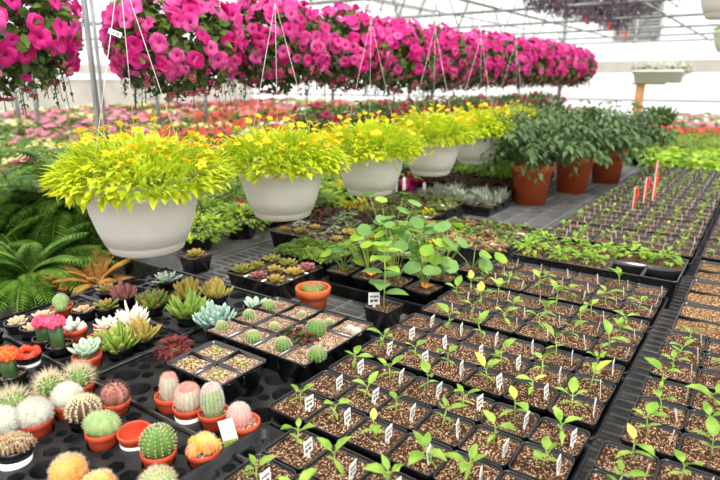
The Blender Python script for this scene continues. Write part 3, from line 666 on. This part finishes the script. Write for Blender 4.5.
pack(-1.28,-.76,2.42,2.66,6,2,'long black pack of low olive and brown plants in front of the bare grid bench',G_OLIVE+G_BROWN+G_SMALL,s=1.0,zt=.86)
pack(-1.84,-1.32,2.66,2.92,5,2,'black pack of olive plants under the third white bowl',G_OLIVE,s=1.3)
pack(-1.70,-1.20,2.96,3.30,5,3,'black tray of silvery needle-leaved plants',G_SILVER,zt=.86,s=1.0)
pack(-1.84,-1.24,3.36,3.66,5,3,'black tray of dark purple-leaved plants behind the silvery ones',G_DARK,s=1.2)
pack(-1.80,-1.28,3.72,4.02,5,3,'black tray of leafy green plants left of the nearest orange pot',G_LEAFY,s=1.5,zt=.90)
pack(-1.84,-1.28,4.1,4.4,5,3,'black tray of leafy green plants farther left of the orange pots',G_LEAFY,s=1.5,zt=.90)
for k, (px,py,z) in enumerate(((301,212,.86),(309,207,.86),(396,192,.86),(404,190,.86),(424,196,.86))):
    p = at(px,py,z); t = thing('plant_tag','tall white plant tag standing in the packs under the white bowls, %s from left' % ORD[k],'plant label',(p.x,p.y,z),YAW+.3*math.sin(k*3)); mb = MB()
    mb.box(-.010,.010,-.0008,.0008,0,.075); mb.add([(-.010,-.0008,.075),(.010,-.0008,.075),(.010,.0008,.075),(-.010,.0008,.075),(0,0,.088)],[(0,1,4),(1,2,4),(2,3,4),(3,0,4)]); mb.build('stake','tag_white',t,False)
# nasturtiums in square pots standing in a carrier
tray_obj(-1.235,-.785,1.50,1.79,.803,.855,'black carrying tray under the tall round-leaved nasturtium plants')
def nast(h, n, spread, L=.026):
    mb = MB()
    for k in range(n):
        a = uni(0,2*PI); e = Vector((math.cos(a)*spread*uni(.3,1), math.sin(a)*spread*uni(.3,1), h*uni(.35,1)))
        mid = e*.5+Vector((math.cos(a),math.sin(a),0))*-.01; mb.tube([(0,0,0),mid,e],.0014,4,1,.0009)
        nrm = (Vector((math.cos(a)*.5,math.sin(a)*.5,1))+Vector((uni(-.4,.4),uni(-.4,.4),0))).normalized(); T = frame(e, nrm.orthogonal(), nrm); r = L*uni(.7,1.2)
        vs = [(0,0,0)]+[(r*math.cos(2*PI*i/10)*(1+.06*math.cos(5*2*PI*i/10)), r*math.sin(2*PI*i/10), .10*r) for i in range(10)]
        mb.add(vs, [(0,i+1,(i+1)%10+1) for i in range(10)], 0 if k % 3 else 2, T)
    return mesh_of(mb, 'foliage', ['nasturtium','stem_green','bright_green'])
def bigpot(x, y, label, me, s=1.0, flower=False, tagit=False):
    t = thing('potted_plant', label, 'potted plant', (x,y,.8065), uni(-.1,.1)); part(POTM,'pot',t); part(random.choice(SOILM),'soil',t); part(me,'foliage',t,(0,0,.07),(0,0,uni(0,6)),s)
    if tagit: part(TAGM,'plant_tag',t,(-.02,-.02,.068),(0,0,.7),1.4)
    if flower:
        mb = MB(); leaf(mb,(0,0,0),(.3,.2,.3),.03,.5,lo=True); leaf(mb,(0,0,0),(-.3,.1,.3),.03,.5,lo=True); mb.build('blossom','c_orange',t).location = (.015,-.01,.085)
    return t
nl = ['front left','front second','front third','front right','back left','back second','back third','back right']
for k in range(8):
    i, j = k % 4, k//4
    bigpot(-1.17+.108*i, 1.565+.13*j, 'nasturtium in square black pot, %s of the nasturtium tray' % nl[k], nast(.10 if i < 1 else uni(.17,.30), 9 if i < 1 else 15, uni(.07,.12)), 1.0, k in (1,3,5))
def tallplant():
    mb = MB(); mb.tube([(0,0,0),(.004,.002,.09),(0,.004,.21)],.0026,6,1,.0016)
    for k in range(11):
        z = .05+.016*k; a = k*2.4; d = Vector((math.cos(a),math.sin(a),.35)); leaf(mb,(0,0,z),d,.074*(1-.03*k),.38,bend=.3,fold=.15,mi=0 if k < 5 else 2)
    return mesh_of(mb,'foliage',['nasturtium','stem_green','bright_green'])
bigpot(-.87,1.36,'single tall broad-leaved plant with white tag in front of the nasturtium tray',tallplant(),1.0,tagit=True)
bigpot(-.80,1.84,'square black pot with trailing stem behind the right end of the nasturtium tray',nast(.09,7,.11),1.0)
# ------------------------------------------------------------------ large orange pots with dark leafy plants
def tomato(seed):
    mb = MB(); random.seed(seed)
    for k in range(190):
        a = uni(0,2*PI); R = .31*math.sqrt(rnd()); z = .10+.30*rnd()*(1-.5*(R/.3)**2); p = Vector((R*math.cos(a),R*math.sin(a),z))
        d = Vector((math.cos(a)+uni(-.5,.5), math.sin(a)+uni(-.5,.5), uni(-.3,.6))).normalized(); L = uni(.13,.2)
        mb.tube([(R*.3*math.cos(a),R*.3*math.sin(a),z*.3),p],.003,4,1)
        side = d.cross(Vector((0,0,1))).normalized()
        for q in range(3):
            b = p+d*L*(.2+.25*q)+Vector((0,0,-.03*q*q*.5))
            for s in (-1,1): leaf(mb,b,d*.6+side*s*.9+Vector((0,0,-.1)),L*.30,.24,bend=.45,fold=.3)
        leaf(mb,p+d*L*.7-Vector((0,0,.03)),d+Vector((0,0,-.25)),L*.34,.27,bend=.4)
    return mesh_of(mb,'foliage',['tomato_leaf','tomato_leaf'])
TOM = [tomato(3), tomato(9)]
for k, (x,y,lab) in enumerate(((-1.165,3.50,'large orange pot with dark leafy tomato plant, nearest of the orange pots'),(-1.055,4.03,'large orange pot with dark leafy tomato plant, middle of the orange pots'),(-.965,4.60,'large orange pot with dark leafy tomato plant, farthest of the front orange pots'),(-1.50,4.35,'large orange pot mostly hidden behind the gap between orange pots'))):
    t = thing('tomato_plant', lab, 'potted plant', (x,y,.802), k*1.3)
    mb = MB(); lathe(mb,[(.095,0),(.118,.20),(.120,.20),(.131,.205),(.134,.240),(.130,.243),(.122,.240),(.115,.215),(.09,.01)],36,0,True,True); mb.build('pot','big_pot',t)
    part(disc_soil(.116,.215),'soil',t); part(TOM[k % 2],'foliage',t,(0,0,.205),(0,0,k*2.1),(.95,.95,1.05))
# red ribbons on sticks in the seedling tray
for k, (px,py,h) in enumerate(((632,212,.13),(643,205,.155),(652,203,.15),(655,180,.13))):
    p = at(px,py,.875); t = thing('red_ribbon_marker', ('bright red ribbon on white stake among seedling pots, %s of four' % ('leftmost','second from left','third from left','rightmost and farthest')[k]), 'marker', (p.x,p.y,.875), -.5+.3*k)
    mb = MB(); mb.box(-.003,.003,-.001,.001,0,h); mb.build('stake','tag_white',t,False)
    mb = MB(); R = []
    for q in range(9):
        u = q/8; z = h*(1-.85*u); x = .005*math.sin(u*5+k)+.004; R.append([(x-.011,.003,z),(x+.011,.003+.004*math.sin(u*7),z),(x+.011,.006+.004*math.sin(u*7),z),(x-.011,.006,z)])
    mb.loft(R,0,True,True); mb.build('ribbon','ribbon',t)
# ------------------------------------------------------------------ flowers
def petunia_mesh(r=.040, m=('magenta','throat')):
    mb = MB(); n = 20
    def ring(rad, y, wav): return [(rad*(1+wav*math.cos(5*2*PI*i/n))*math.cos(2*PI*i/n), y+(.004*math.cos(10*PI*i/n*2) if wav > .05 else 0), rad*(1+wav*math.cos(5*2*PI*i/n))*math.sin(2*PI*i/n)) for i in range(n)]
    ph = uni(0,6)
    def wob(rg, a): return [(x, y+a*math.sin(3*2*PI*i/n+ph)+a*.6*math.sin(7*2*PI*i/n+ph*2), z) for i, (x,y,z) in enumerate(rg)]
    mb.loft([ring(r*.10,-r*.9,0),ring(r*.13,-r*.35,0),ring(r*.22,-r*.06,0),wob(ring(r*.68,r*.08,.03),r*.07),wob(ring(r*1.0,-r*.04,.07),r*.2)],[1,1,0,0],True,False)
    return mb
def flower_into(mb, p, d, r, mi=0, ti=1, simple=False):
    T = frame(p, d); n = 12; rr = r
    def ring(rad, y, wav): return [(rad*(1+wav*math.cos(5*2*PI*i/n))*math.cos(2*PI*i/n), y, rad*(1+wav*math.cos(5*2*PI*i/n))*math.sin(2*PI*i/n)) for i in range(n)]
    mb.loft([ring(r*.12,-r*.7,0),ring(r*.22,-r*.05,0),ring(r*.75,r*uni(.0,.2),.06),[(x,y+r*.22*math.sin(3*2*PI*i/n+rr*900),z) for i,(x,y,z) in enumerate(ring(r,-r*.04,.07))]],[ti,mi,mi],T=T)
PF = [mesh_of(petunia_mesh(uni(.032,.038)),'bloom',[random.choice(('magenta','hotpink','magenta')),'throat']) for _ in range(6)]
def shell(rx, rz, top=1.0):
    a = uni(0,2*PI); u = uni(-1,top); c = math.sqrt(1-u*u)
    n = Vector((c*math.cos(a), c*math.sin(a), u)); return Vector((rx*n.x, rx*n.y, rz*n.z)), n
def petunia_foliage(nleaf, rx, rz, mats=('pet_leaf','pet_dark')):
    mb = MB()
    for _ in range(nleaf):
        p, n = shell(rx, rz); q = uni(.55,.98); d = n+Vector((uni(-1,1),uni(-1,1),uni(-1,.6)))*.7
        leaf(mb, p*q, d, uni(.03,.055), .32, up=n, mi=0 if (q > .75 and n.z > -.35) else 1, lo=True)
    for _ in range(60):      # trailing stems
        a = uni(0,2*PI); x, y = math.cos(a)*rx*uni(.5,.95), math.sin(a)*rx*uni(.5,.95); z = -rz*uni(.4,.7); L = uni(.05,.16)
        mb.tube([(x,y,z),(x*1.05,y*1.05,z-L)],.0015,3,1); 
        for q in range(4): leaf(mb,(x*1.03,y*1.03,z-L*q/4),(uni(-1,1),uni(-1,1),-.4),.022,.3,mi=1,lo=True)
    return mesh_of(mb,'foliage',list(mats))
def blossoms(n, rx, rz, r, mats=('magenta','hotpink','throat','dustypink'), low=True, top=1.0):
    mb = MB()
    for _ in range(n):
        p, nn = shell(rx, rz, top); isl = nn.z < -.45 and low
        d = nn+Vector((uni(-1,1),uni(-1,1),uni(-.8,.5)))*.45
        flower_into(mb, p*uni(.92,1.08), d, r*uni(.75,1.15)*(.55 if isl else 1), 3 if isl and rnd() < .7 else random.choice((0,0,1)), 2)
    return mesh_of(mb,'blossoms',list(mats))
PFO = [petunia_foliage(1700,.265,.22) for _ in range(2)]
PBL = [blossoms(260,.28,.235,.034) for _ in range(2)]
PBN = [blossoms(190,.275,.235,.032) for _ in range(2)]
def hanger(t, r, z0, ztop, m='wire', wr=.0009):
    for k in range(3):
        a = 2*PI*k/3+.5; mb = MB(); mb.tube([(r*math.cos(a),r*math.sin(a),z0),(0,0,ztop)],wr,4); mb.build('hanger_wire',m,t)
    mb = MB(); mb.tube([(0,0,ztop)]+[(.020*math.cos(a)-.0,0,ztop+.05+.020*math.sin(a)) for a in [PI*1.5-.3-k*.55 for k in range(9)]],.0036,6); mb.build('hook','tag_white',t)
    mb = MB(); mb.tube([(0,0,ztop+.068),(0,0,2.42-0)],.0012,4); return mb
plab = ['nearest','second nearest','third','fourth','fifth','sixth','seventh','eighth','ninth','tenth','eleventh','farthest']
P0 = Vector((-2.15, 1.09, 1.70))
for k in range(12):
    loc = Vector((P0.x-.0*k, P0.y+.60*k-(.15 if k == 0 else .01), P0.z+uni(-.015,.015)))
    t = thing('petunia_basket','hanging basket of magenta petunias, %s in the row from the left' % plab[k],'hanging basket',loc,k*1.7,'magenta petunia baskets in a row')
    mb = MB(); lathe(mb,[(.08,-.16),(.13,-.02),(.135,0),(.125,0),(.12,-.02),(.075,-.15)],24,0,True,True); mb.build('basket','bowl',t)
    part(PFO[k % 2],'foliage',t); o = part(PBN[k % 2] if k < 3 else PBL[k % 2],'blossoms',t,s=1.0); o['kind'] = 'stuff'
    if k < 3:
        for q in range(95):
            p, n = shell(.285,.242); 
            if n.z < -.6: continue
            d = n+Vector((uni(-1,1),uni(-1,1),uni(-.8,.5)))*.75; T = frame(p,d)
            o = part(random.choice(PF),'bloom',t); o.matrix_local = T @ Matrix.Scale(uni(.8,1.15),4)
    mb = MB(); mb.tube([(0,0,0),(0,0,2.42-loc.z)],.003,5); mb.build('hanging_rod','bench_metal',t)
# lower row of dark petunias behind
LF = petunia_foliage(900,.30,.20,('pet_leaf','pet_dark')); LB = blossoms(38,.31,.21,.034,('burgundy','burgundy','throat','magenta')); 
LF2 = [clump(420,.30,.24,.06,.35,['pet_leaf','pet_dark','mid_green'],core=0,name='foliage') for _ in range(2)]
for k in range(11):
    loc = (-2.98+.05*math.sin(k*2), 3.75+.55*k, 1.20)
    t = thing('petunia_basket','low dark green basket of burgundy petunias under the magenta row, %s from the front' % ORD[k],'hanging basket',loc,k,'burgundy petunia baskets')
    mb = MB(); lathe(mb,[(.09,-.16),(.14,-.02),(.145,0),(.13,0),(.08,-.15)],20,0,True,True); mb.build('basket','black_plastic',t)
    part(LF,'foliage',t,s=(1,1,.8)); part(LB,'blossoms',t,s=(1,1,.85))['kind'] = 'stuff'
    mb = MB(); mb.tube([(0,0,0),(0,0,1.2)],.003,5); mb.build('hanging_rod','bench_metal',t)
# ------------------------------------------------------------------ white hanging bowls of lime foliage
def bowl_mesh():
    mb = MB(); r = .153
    lathe(mb,[(.050,-.178),(.088,-.176),(.100,-.170),(.108,-.150),(.1085,-.148),(.111,-.148),(.128,-.105),(.141,-.06),(.149,-.018),(.153,-.016),(.157,-.014),(.158,-.002),(.155,0),(.148,0),(.144,-.012),(.13,-.07),(.10,-.14),(.05,-.17)],48,0,True,True)
    return mesh_of(mb,'bowl',['bowl'])
BOWL = bowl_mesh()
def lime_foliage():
    mb = MB()
    for _ in range(2000):
        a = uni(0,2*PI); q = math.sqrt(rnd()); R = .205*q; z = .0+.125*math.sqrt(max(0,1-q*q*.9))*uni(.4,.92)-(.02*max(0,q-.75)*4*rnd())
        d = Vector((math.cos(a)*(.25+q)+uni(-.5,.5), math.sin(a)*(.25+q)+uni(-.5,.5), uni(-.1,1.2)-q*.25)); s = noise.noise(Vector((R*math.cos(a)*9,R*math.sin(a)*9,3)))
        if s > -.05: leaf(mb,(R*math.cos(a),R*math.sin(a),z),d,uni(.022,.038),.28,bend=.3,mi=0 if rnd() < .75 else 1,lo=True)
        else: leaf(mb,(R*math.cos(a),R*math.sin(a),z),d+Vector((0,0,.5)),uni(.035,.06),.09,bend=.2,mi=1 if rnd() < .6 else 0,lo=True)
    for _ in range(420):
        a = uni(0,2*PI); R = uni(.140,.185); sag = noise.noise(Vector((math.cos(a)*2.5,math.sin(a)*2.5,7)))
        d = Vector((math.cos(a)+uni(-.6,.6), math.sin(a)+uni(-.6,.6), uni(-.9,.4)))
        leaf(mb,(R*math.cos(a),R*math.sin(a),.012-max(0,(R-.155))*(.6+1.2*sag)*rnd()+.02*rnd()),d,uni(.022,.036),.30,bend=.3,mi=0 if rnd() < .6 else 1,lo=True)
    return mesh_of(mb,'foliage',['lime','lime_b'])
LIME = [lime_foliage() for _ in range(3)]
mb = MB()
for k in range(5):
    a = 2*PI*k/5; leaf(mb,(0,0,0),(math.cos(a),math.sin(a),.15),.0135,.36,bend=.1,lo=True)
ball(mb,(0,0,.001),.0026,.0026,.003,1,7,4); BID = mesh_of(mb,'yellow_flower',['bidens','bidens_eye'])
def stems(pts):
    mb = MB()
    for p in pts: mb.tube([(0,0,0),(p[0]*.75,p[1]*.75,max(0,p[2]*.4)),(p[0]*.92,p[1]*.92,p[2]*.8),p],.0010,3)
    return mb
bl = ['nearest','second','third','fourth','fifth','farthest']
for k in range(6):
    loc = (-1.412-.013*k+(.014 if k == 0 else 0), .94+.593*k, (1.252,1.232,1.222,1.232,1.222,1.222)[k])
    t = thing('hanging_bowl','white hanging bowl of lime foliage and yellow flowers, %s in the row' % bl[k],'hanging basket',loc,k*1.9,'white hanging bowls in a row')
    part(BOWL,'bowl',t); part(LIME[k % 3],'foliage',t,s=(1.1,1.1,1.08)); mb = hanger(t,.15,-.003,.56); mb.build('string','steel',t)
    random.seed(40+k); pts = []
    for q in range(95 if k < 4 else 70):
        a = uni(0,2*PI); R = .22*math.sqrt(uni(.02,1)); z = uni(.12,.195)*(1-.42*(R/.22)**2) if rnd() < .93 else uni(-.06,0)
        pts.append((R*math.cos(a)*1.05,R*math.sin(a)*1.05,z))
    stems(pts).build('flower_stems','lime_b',t)
    for p in pts: part(BID,'yellow_flower',t,p,(uni(-.7,.7),uni(-.7,.7),uni(0,6)),uni(.95,1.4))
p = far(115,33,1.55); t = thing('price_tag','white paper price tag tied on the hanger wire of the nearest white bowl','price tag',p,0); t.rotation_euler = (math.radians(-8),math.radians(22),YAW)
mb = MB(); mb.box(-.018,.018,-.0004,.0004,-.007,.007); mb.build('card','tag_white',t,False); text('24.98',.011,t,(0,-.0012,-.004),'print_black')
mb = MB(); mb.tube([(.018,0,.0),(.028,0,-.003)],.0008,4); mb.build('tie','wire',t)
# ------------------------------------------------------------------ ferns
def fern_mesh(n, L, m, arch=1.0, e0=.5, e1=1.3, w=.16):
    mb = MB()
    for k in range(n):
        a = k*2.4+uni(-.2,.2); e = uni(e0,e1); LL = L*uni(.7,1.1); p = Vector((0,0,0)); d = Vector((math.cos(a)*math.cos(e),math.sin(a)*math.cos(e),math.sin(e))); N = 24; pts = [p.copy()]
        for q in range(N):
            d = (d+Vector((0,0,-.055*arch))).normalized(); p = p+d*LL/N; pts.append(p.copy())
            if q > 1:
                side = d.cross(Vector((0,0,1))).normalized(); pl = LL*w*math.sin(PI*(.12+.86*q/N))**.7
                for s in (-1,1): leaf(mb,p,side*s+d*.35+Vector((0,0,-.15)),pl,.16,bend=.2,fold=.1,mi=0 if rnd() < .7 else 1,lo=True)
        mb.tube(pts[::3],.002,3,1)
    return mesh_of(mb,'fronds',list(m))
F1 = fern_mesh(105,.50,('fern','fern_light'),1.5,1.0,.1,1.35,.15) if False else fern_mesh(105,.50,('fern','fern_light'),1.5,.1,1.35); F2 = fern_mesh(70,.34,('fern','fern_light'),1.1); FBN = fern_mesh(26,.24,('fern_brown','fern_brown'),.9); F3 = fern_mesh(50,.34,('bright_green','fern_light'),1.0)
def fern(loc, me, s, label, r=.11, h=.15, rz=0):
    t = thing('potted_fern', label, 'fern', loc, rz); mb = MB(); lathe(mb,[(r*.7,0),(r*.95,h-.02),(r*1.04,h-.02),(r*1.04,h),(r*.95,h),(r*.8,h-.03)],24,0,True,True); mb.build('pot','black_plastic',t)
    part(me,'fronds',t,(0,0,h-.03),(0,0,rz*2),s); return t
def fern_at(px, py, zc, me, sc_, label, r, hp, rz=0):
    p = at(px, py, zc); fern((p.x,p.y,.523),me,sc_,label,r,zc-.523,rz)
fern_at(112,212,.86,F1,1.0,'big dark green fern arching behind the nearest white bowl',.12,0)
fern_at(68,215,.88,F1,1.0,'big dark fern left of the nearest bowl, middle of the fern bench',.12,0,.7)
fern_at(18,218,.88,F1,1.0,'dark fern at far left edge of the picture',.12,0,2.6)
fern_at(60,180,.92,F1,1.05,'big fern at the back of the fern bench',.13,0,2.0)
fern_at(28,276,.72,F2,1.1,'bright fern at lower left, nearest the tan succulents',.08,0,.3)
fern_at(2,262,.72,F2,1.2,'bright fern cut by the left edge, beside the lower left fern',.08,0,1.2)
fern_at(52,250,.70,F2,1.0,'bright low fern between the brown ferns and the big dark ferns',.08,0,1.9)
fern_at(96,280,.72,FBN,.78,'orange-brown fern below the nearest white bowl',.07,0,.4)
fern_at(62,286,.70,FBN,.62,'orange-brown fern left of the larger brown one',.07,0,1.4)
# groundcover on the cloth bench
GC = [clump(420,.16,.10,.035,.3,['bright_green','mid_green','lime_b'],core=0,name='foliage') for _ in range(3)]
def clump_pot(name, cat, label, loc, parts, s=1.0, r=.09, h=.10, mat_='black_plastic', group=None, gz=None):
    t = thing(name, label, cat, loc, uni(0,6), group); key = ('cp',r,h,mat_)
    if key not in KIDS: mb = MB(); lathe(mb,[(r*.75,0),(r*.97,h-.012),(r*1.05,h-.012),(r*1.05,h),(r*.95,h),(r*.9,h-.015)],14,0,True,True); KIDS[key] = mesh_of(mb,'pot',[mat_])
    part(KIDS[key],'pot',t)
    for nm, me in parts:
        o = part(me,nm,t,(0,0,(h-.03) if gz is None else gz),(0,0,0),s)
        if nm == 'blossoms': o['kind'] = 'stuff'
    return t
for i in range(3):
    for j in range(6):
        x, y = -2.62+.29*i, 1.62+.27*j
        if i == 0 and j == 0: continue
        if i == 2 and j == 0: pass
        clump_pot('groundcover_pot','potted plant','bright green groundcover on cloth bench, %s row from front, %s' % (ORD[j],('far side','middle','near side')[i]),(x,y,.802),[('foliage',GC[(i+j) % 3])],1.0,.085,.085)
BB = blossoms(16,.15,.12,.036,('burgundy','magenta','throat','burgundy'),False)
MG = clump(260,.16,.15,.04,.35,['pet_leaf','mid_green'],core=0,name='foliage')
for k in range(12):
    clump_pot('petunia_pot','potted plant','burgundy petunia pot behind the groundcover, %s along' % ORD[k],(-2.62+.3*(k % 3),3.3+.33*(k//3),.802),[('foliage',MG),('blossoms',BB)],1.1,.09,.1)
for k in range(2):
    clump_pot('petunia_pot','potted plant','burgundy petunia pot %s between the first and second bowls' % ('left','right')[k],(-2.02-.24*(1-k),2.15+.15*k,.802),[('foliage',MG),('blossoms',BB)],.95,.085,.10)
for i in range(3):
    for j in range(9):
        clump_pot('bushy_plant','potted plant','dark green bushy plant on the cloth bench, far end, %s row, %s' % (ORD[j],('left','middle','right')[i]),(-2.6+.3*i,4.75+.45*j,.802),[('foliage',LF2[j % 2])],.7,.1,.12)
for k,(px,py,d,sc_) in enumerate(((240,113,4.9,.85),(268,114,5.3,.8),(222,122,4.6,.55))):
    p = far(px,py,d); t = clump_pot('bushy_plant','potted plant','dark green bushy plant behind the second white bowl, %s' % ('left','right','lowest')[k],(max(p.x,-2.65),p.y,.802),[('foliage',LF2[k % 2])],(sc_,sc_,1.25*sc_*(p.z-.83)/.3*.9),.1,.12)
# ------------------------------------------------------------------ distant flower benches
def fieldset(c):
    return ('blossoms', (lambda mb: [flower_into(mb,*(lambda s_: (s_[0]+Vector((0,0,.05)), s_[1]))(shell(.17,.13)), uni(.016,.030), 0, 0) for _ in range(85)] and mesh_of(mb,'blossoms',[c]))(MB()))
FC = {'pink':'f_pink','white':'f_white','red':'f_red','cream':'f_cream','salmon':'f_salmon','lilac':'f_lilac','magenta':'magenta','deep red':'burgundy'}
FS = {k: fieldset(v) for k, v in FC.items()}
FG = [clump(260,.18,.16,.05,.35,['mid_green','pet_leaf'],core=0,name='foliage') for _ in range(2)]
random.seed(11)
bands = [['magenta','deep red','pink','white','cream'],['red','white','pink','cream','red'],['red','salmon','white','pink','cream','pink'],['cream','pink','deep red','red','white']]
for b, (x0,x1,y0,y1) in enumerate(FB):
    nc = 4 if b < 2 else 4; st = .5 if b < 2 else .78
    ny = int((y1-y0-.2)/st); cur = None
    for j in range(ny):
        for i in range(nc):
            x = x0+.2+(x1-x0-.4)*i/(nc-1); y = y0+.2+st*j
            if not seen(Vector((x,y,.95)), 10): continue
            if (i+j//3) % 2 == 0 and i % 2 == 0 or cur is None: pass
            c = bands[b][(i//2*2+j//3+b+int(rnd()*1.25)) % len(bands[b])]
            clump_pot('flowering_plant','potted plant','%s flowering plant, %s left background bench, %s row back, %s from left' % (c,ORD[b],ORD[j],ORD[i]),(x+uni(-.03,.03),y+uni(-.03,.03),.642),[('foliage',FG[(i+j) % 2]),FS[c]],(1.4,1.4,1.2) if b < 2 else (2.1,2.1,1.5),.1,.1,gz=.07)
# right-hand far bench
random.seed(5)
LET = [clump(120,.12,.10,.07,.4,['bright_green','lime_b','seed_leaf'],core=0,name='foliage') for _ in range(2)]
FEA = [clump(500,.17,.17,.045,.10,['mid_green','bright_green','olive'],core=0,name='foliage') for _ in range(2)]
rows = []
for j in range(24):
    y = 5.15+.27*j+ (0 if j < 7 else .1)
    for i in range(-4, 5):
        x = -.66+.27*i
        if i < 0 and j < 2: continue
        if j >= 8 and (i+j) % 2: continue
        if not seen(Vector((x,y,.95)), 12): continue
        if j < 4: nm, ps, s, lab = 'leafy_pot','broad-leaved bright green plant',None,[('foliage',LET[(i+j) % 2])]
        elif j < 8: nm, ps, s, lab = 'feathery_pot','feathery yellow-green plant',None,[('foliage',FEA[(i+j) % 2])]
        elif j < 11: nm, ps, s, lab = 'flowering_plant','red flowering plant',None,[('foliage',FG[0]),FS['red']]
        elif j < 24: nm, ps, s, lab = 'flowering_plant','white and pink flowering plant',None,[('foliage',FG[1]),FS['white' if (i+j) % 3 else 'pink']]
        else: nm, ps, s, lab = 'leafy_pot','low green plant',None,[('foliage',FG[0])]
        clump_pot(nm,'potted plant','%s beyond the ribbons, %s row back, %s from left' % (ps,ORD[j],ORD[i+4]),(x+uni(-.03,.03),y,.802),lab,(1.25,1.25,.95) if j >= 8 else .95,.07,.07,gz=.05)
# white planter on a wooden post, dark plant beside it
Y_ = 9.0; a = on_y(633,83,Y_); b = on_y(683,83,Y_); w = b.x-a.x; hh = .17
pc = on_y(641,83,Y_)
t = thing('wooden_post','orange-brown wooden post holding up the white planter at right','post',(pc.x,Y_,0)); mb = MB(); mb.box(-.05,.05,-.05,.05,0,a.z-.02); mb.build('post','wood',t,False); mb = MB(); mb.box(-.12,.30,-.06,.06,a.z-.02,a.z); mb.build('shelf','wood',t,False)
t = thing('window_planter','long white planter box with white flowers against the bright end wall','planter',((a.x+b.x)/2,Y_,a.z))
mb = MB(); mb.loft([rsq(w-.06,.18,0,.02),rsq(w-.01,.24,hh-.03,.02),rsq(w+.02,.26,hh-.03,.02),rsq(w+.02,.26,hh,.02),rsq(w-.03,.22,hh-.01,.02)],0,True,True); mb.build('box','tag_white',t)
for k in range(7):
    o = part(FG[k % 2],'foliage',t,(-w/2+.08+(w-.1)*k/6,0,hh-.05),(0,0,k),.6); o = part(FS['white'][1],'blossoms',t,(-w/2+.08+(w-.1)*k/6,0,hh-.02),(0,0,k),.75); o['kind'] = 'stuff'
p = on_y(661,112,8.2); t = clump_pot('potted_shrub','potted plant','dark upright leafy plant beside the wooden post at right',(p.x,8.2,.802) if p.x > BX0 else (p.x,8.2,.0),[('foliage',spike_clump(120,.12,.1,.33,.10,['pet_dark','pet_leaf'],.7))],1.0,.09,.14)
# beige bowls cut by the top right corner
for k, (px,py,d) in enumerate(((728,2,3.2),(731,42,5.2))):
    p = far(px,py,d); t = thing('hanging_bowl','beige hanging bowl cut by the right edge, %s' % ('in the top corner','lower and farther')[k],'hanging basket',(p.x,p.y,p.z+.09)); part(BOWL,'bowl',t); part(GC[k],'foliage',t,(0,0,-.01),s=.9); mb = hanger(t,.15,-.003,.40 if k == 0 else .55); mb.build('string','steel',t)
# purple baskets high at the top with orange drip tags
PV = [petunia_foliage(1100,.33,.24,('purple_leaf','purple_leaf')) for _ in range(2)]
def on_x(px, py, X):
    d = CF + CR*((px-360)/FP) + CU*((240-py)/FP); return CAM + d*(X/d.x)
for X in (-2.3,-1.7):
    mb = MB(); mb.tube([(X,-2.9,3.25),(X,16.9,3.25)], .018, 6); struct('trim_%d' % ti, mb, 'truss', True); ti += 1
for k, (px,py,d) in enumerate(((550,-12,5.2),(575,-4,6.0),(598,4,6.8),(616,12,7.7),(622,-18,5.6),(640,-6,6.6))):
    p = on_x(px,py,-2.3 if k < 4 else -1.7); t = thing('hanging_basket','dusky purple hanging basket high under the roof, %s' % ('nearest of left line','second of left line','third of left line','farthest of left line','nearest of right line','farthest of right line')[k],'hanging basket',(p.x,p.y,p.z),k)
    mb = MB(); lathe(mb,[(.08,-.16),(.13,-.02),(.135,0),(.125,0),(.075,-.15)],20,0,True,True); mb.build('basket','black_plastic',t); part(PV[k % 2],'foliage',t,(0,0,-.06),s=.9)
    mb = MB(); mb.tube([(0,0,0),(0,0,3.24-p.z)],.003,4); mb.build('hanging_rod','bench_metal',t)
for k, (px,py) in enumerate(((557,4),(574,9),(586,16),(601,21),(609,25),(618,31),(626,34),(486,60),(540,60),(563,55))):
    d = 4.9+.42*k if k < 7 else 3.6+1.0*(k-7); p = on_x(px,py,-2.3 if k < 7 else -2.3); t = thing('orange_tag','narrow orange tag hanging on a wire, %s' % (('%s in the line under the purple baskets' % ORD[k]) if k < 7 else ('%s in the line by the magenta petunias' % ORD[k-7])),'tag',(p.x,p.y,p.z))
    mb = MB(); mb.box(-.014,.014,-.002,.002,-.07,.05); mb.build('tag_body','ribbon',t,False); mb = MB(); mb.tube([(0,0,.05),(0,0,3.24-p.z)],.0015,3); mb.build('wire','steel',t)
# ------------------------------------------------------------------ light and camera
w = bpy.data.worlds.new('World'); bpy.context.scene.world = w; w.use_nodes = True; N = w.node_tree.nodes; L = w.node_tree.links
bg = N['Background']; bg.inputs[0].default_value = (1.0,1.0,.99,1); bg.inputs[1].default_value = 1.38
sun = bpy.data.lights.new('sun','SUN'); sun.energy = 4.2; sun.angle = math.radians(12); sun.color = (1,.95,.87)
so = bpy.data.objects.new('sun', sun); COL.objects.link(so); so.rotation_euler = (math.radians(32), math.radians(22), math.radians(20))
cam = bpy.data.cameras.new('camera'); cam.lens = 28.8; cam.sensor_width = 36; cam.clip_start = .05; cam.clip_end = 200
co = bpy.data.objects.new('camera', cam); COL.objects.link(co); co.location = CAM; co.rotation_euler = (PI/2-PITCH, 0, YAW)
cam.dof.use_dof = True; cam.dof.focus_distance = 1.45; cam.dof.aperture_fstop = 3.6
sc = bpy.context.scene; sc.camera = co
sc.view_settings.view_transform = 'Standard'; sc.view_settings.look = 'None'; sc.view_settings.gamma = 1; sc.view_settings.use_curve_mapping = False; sc.view_settings.exposure = 0.16
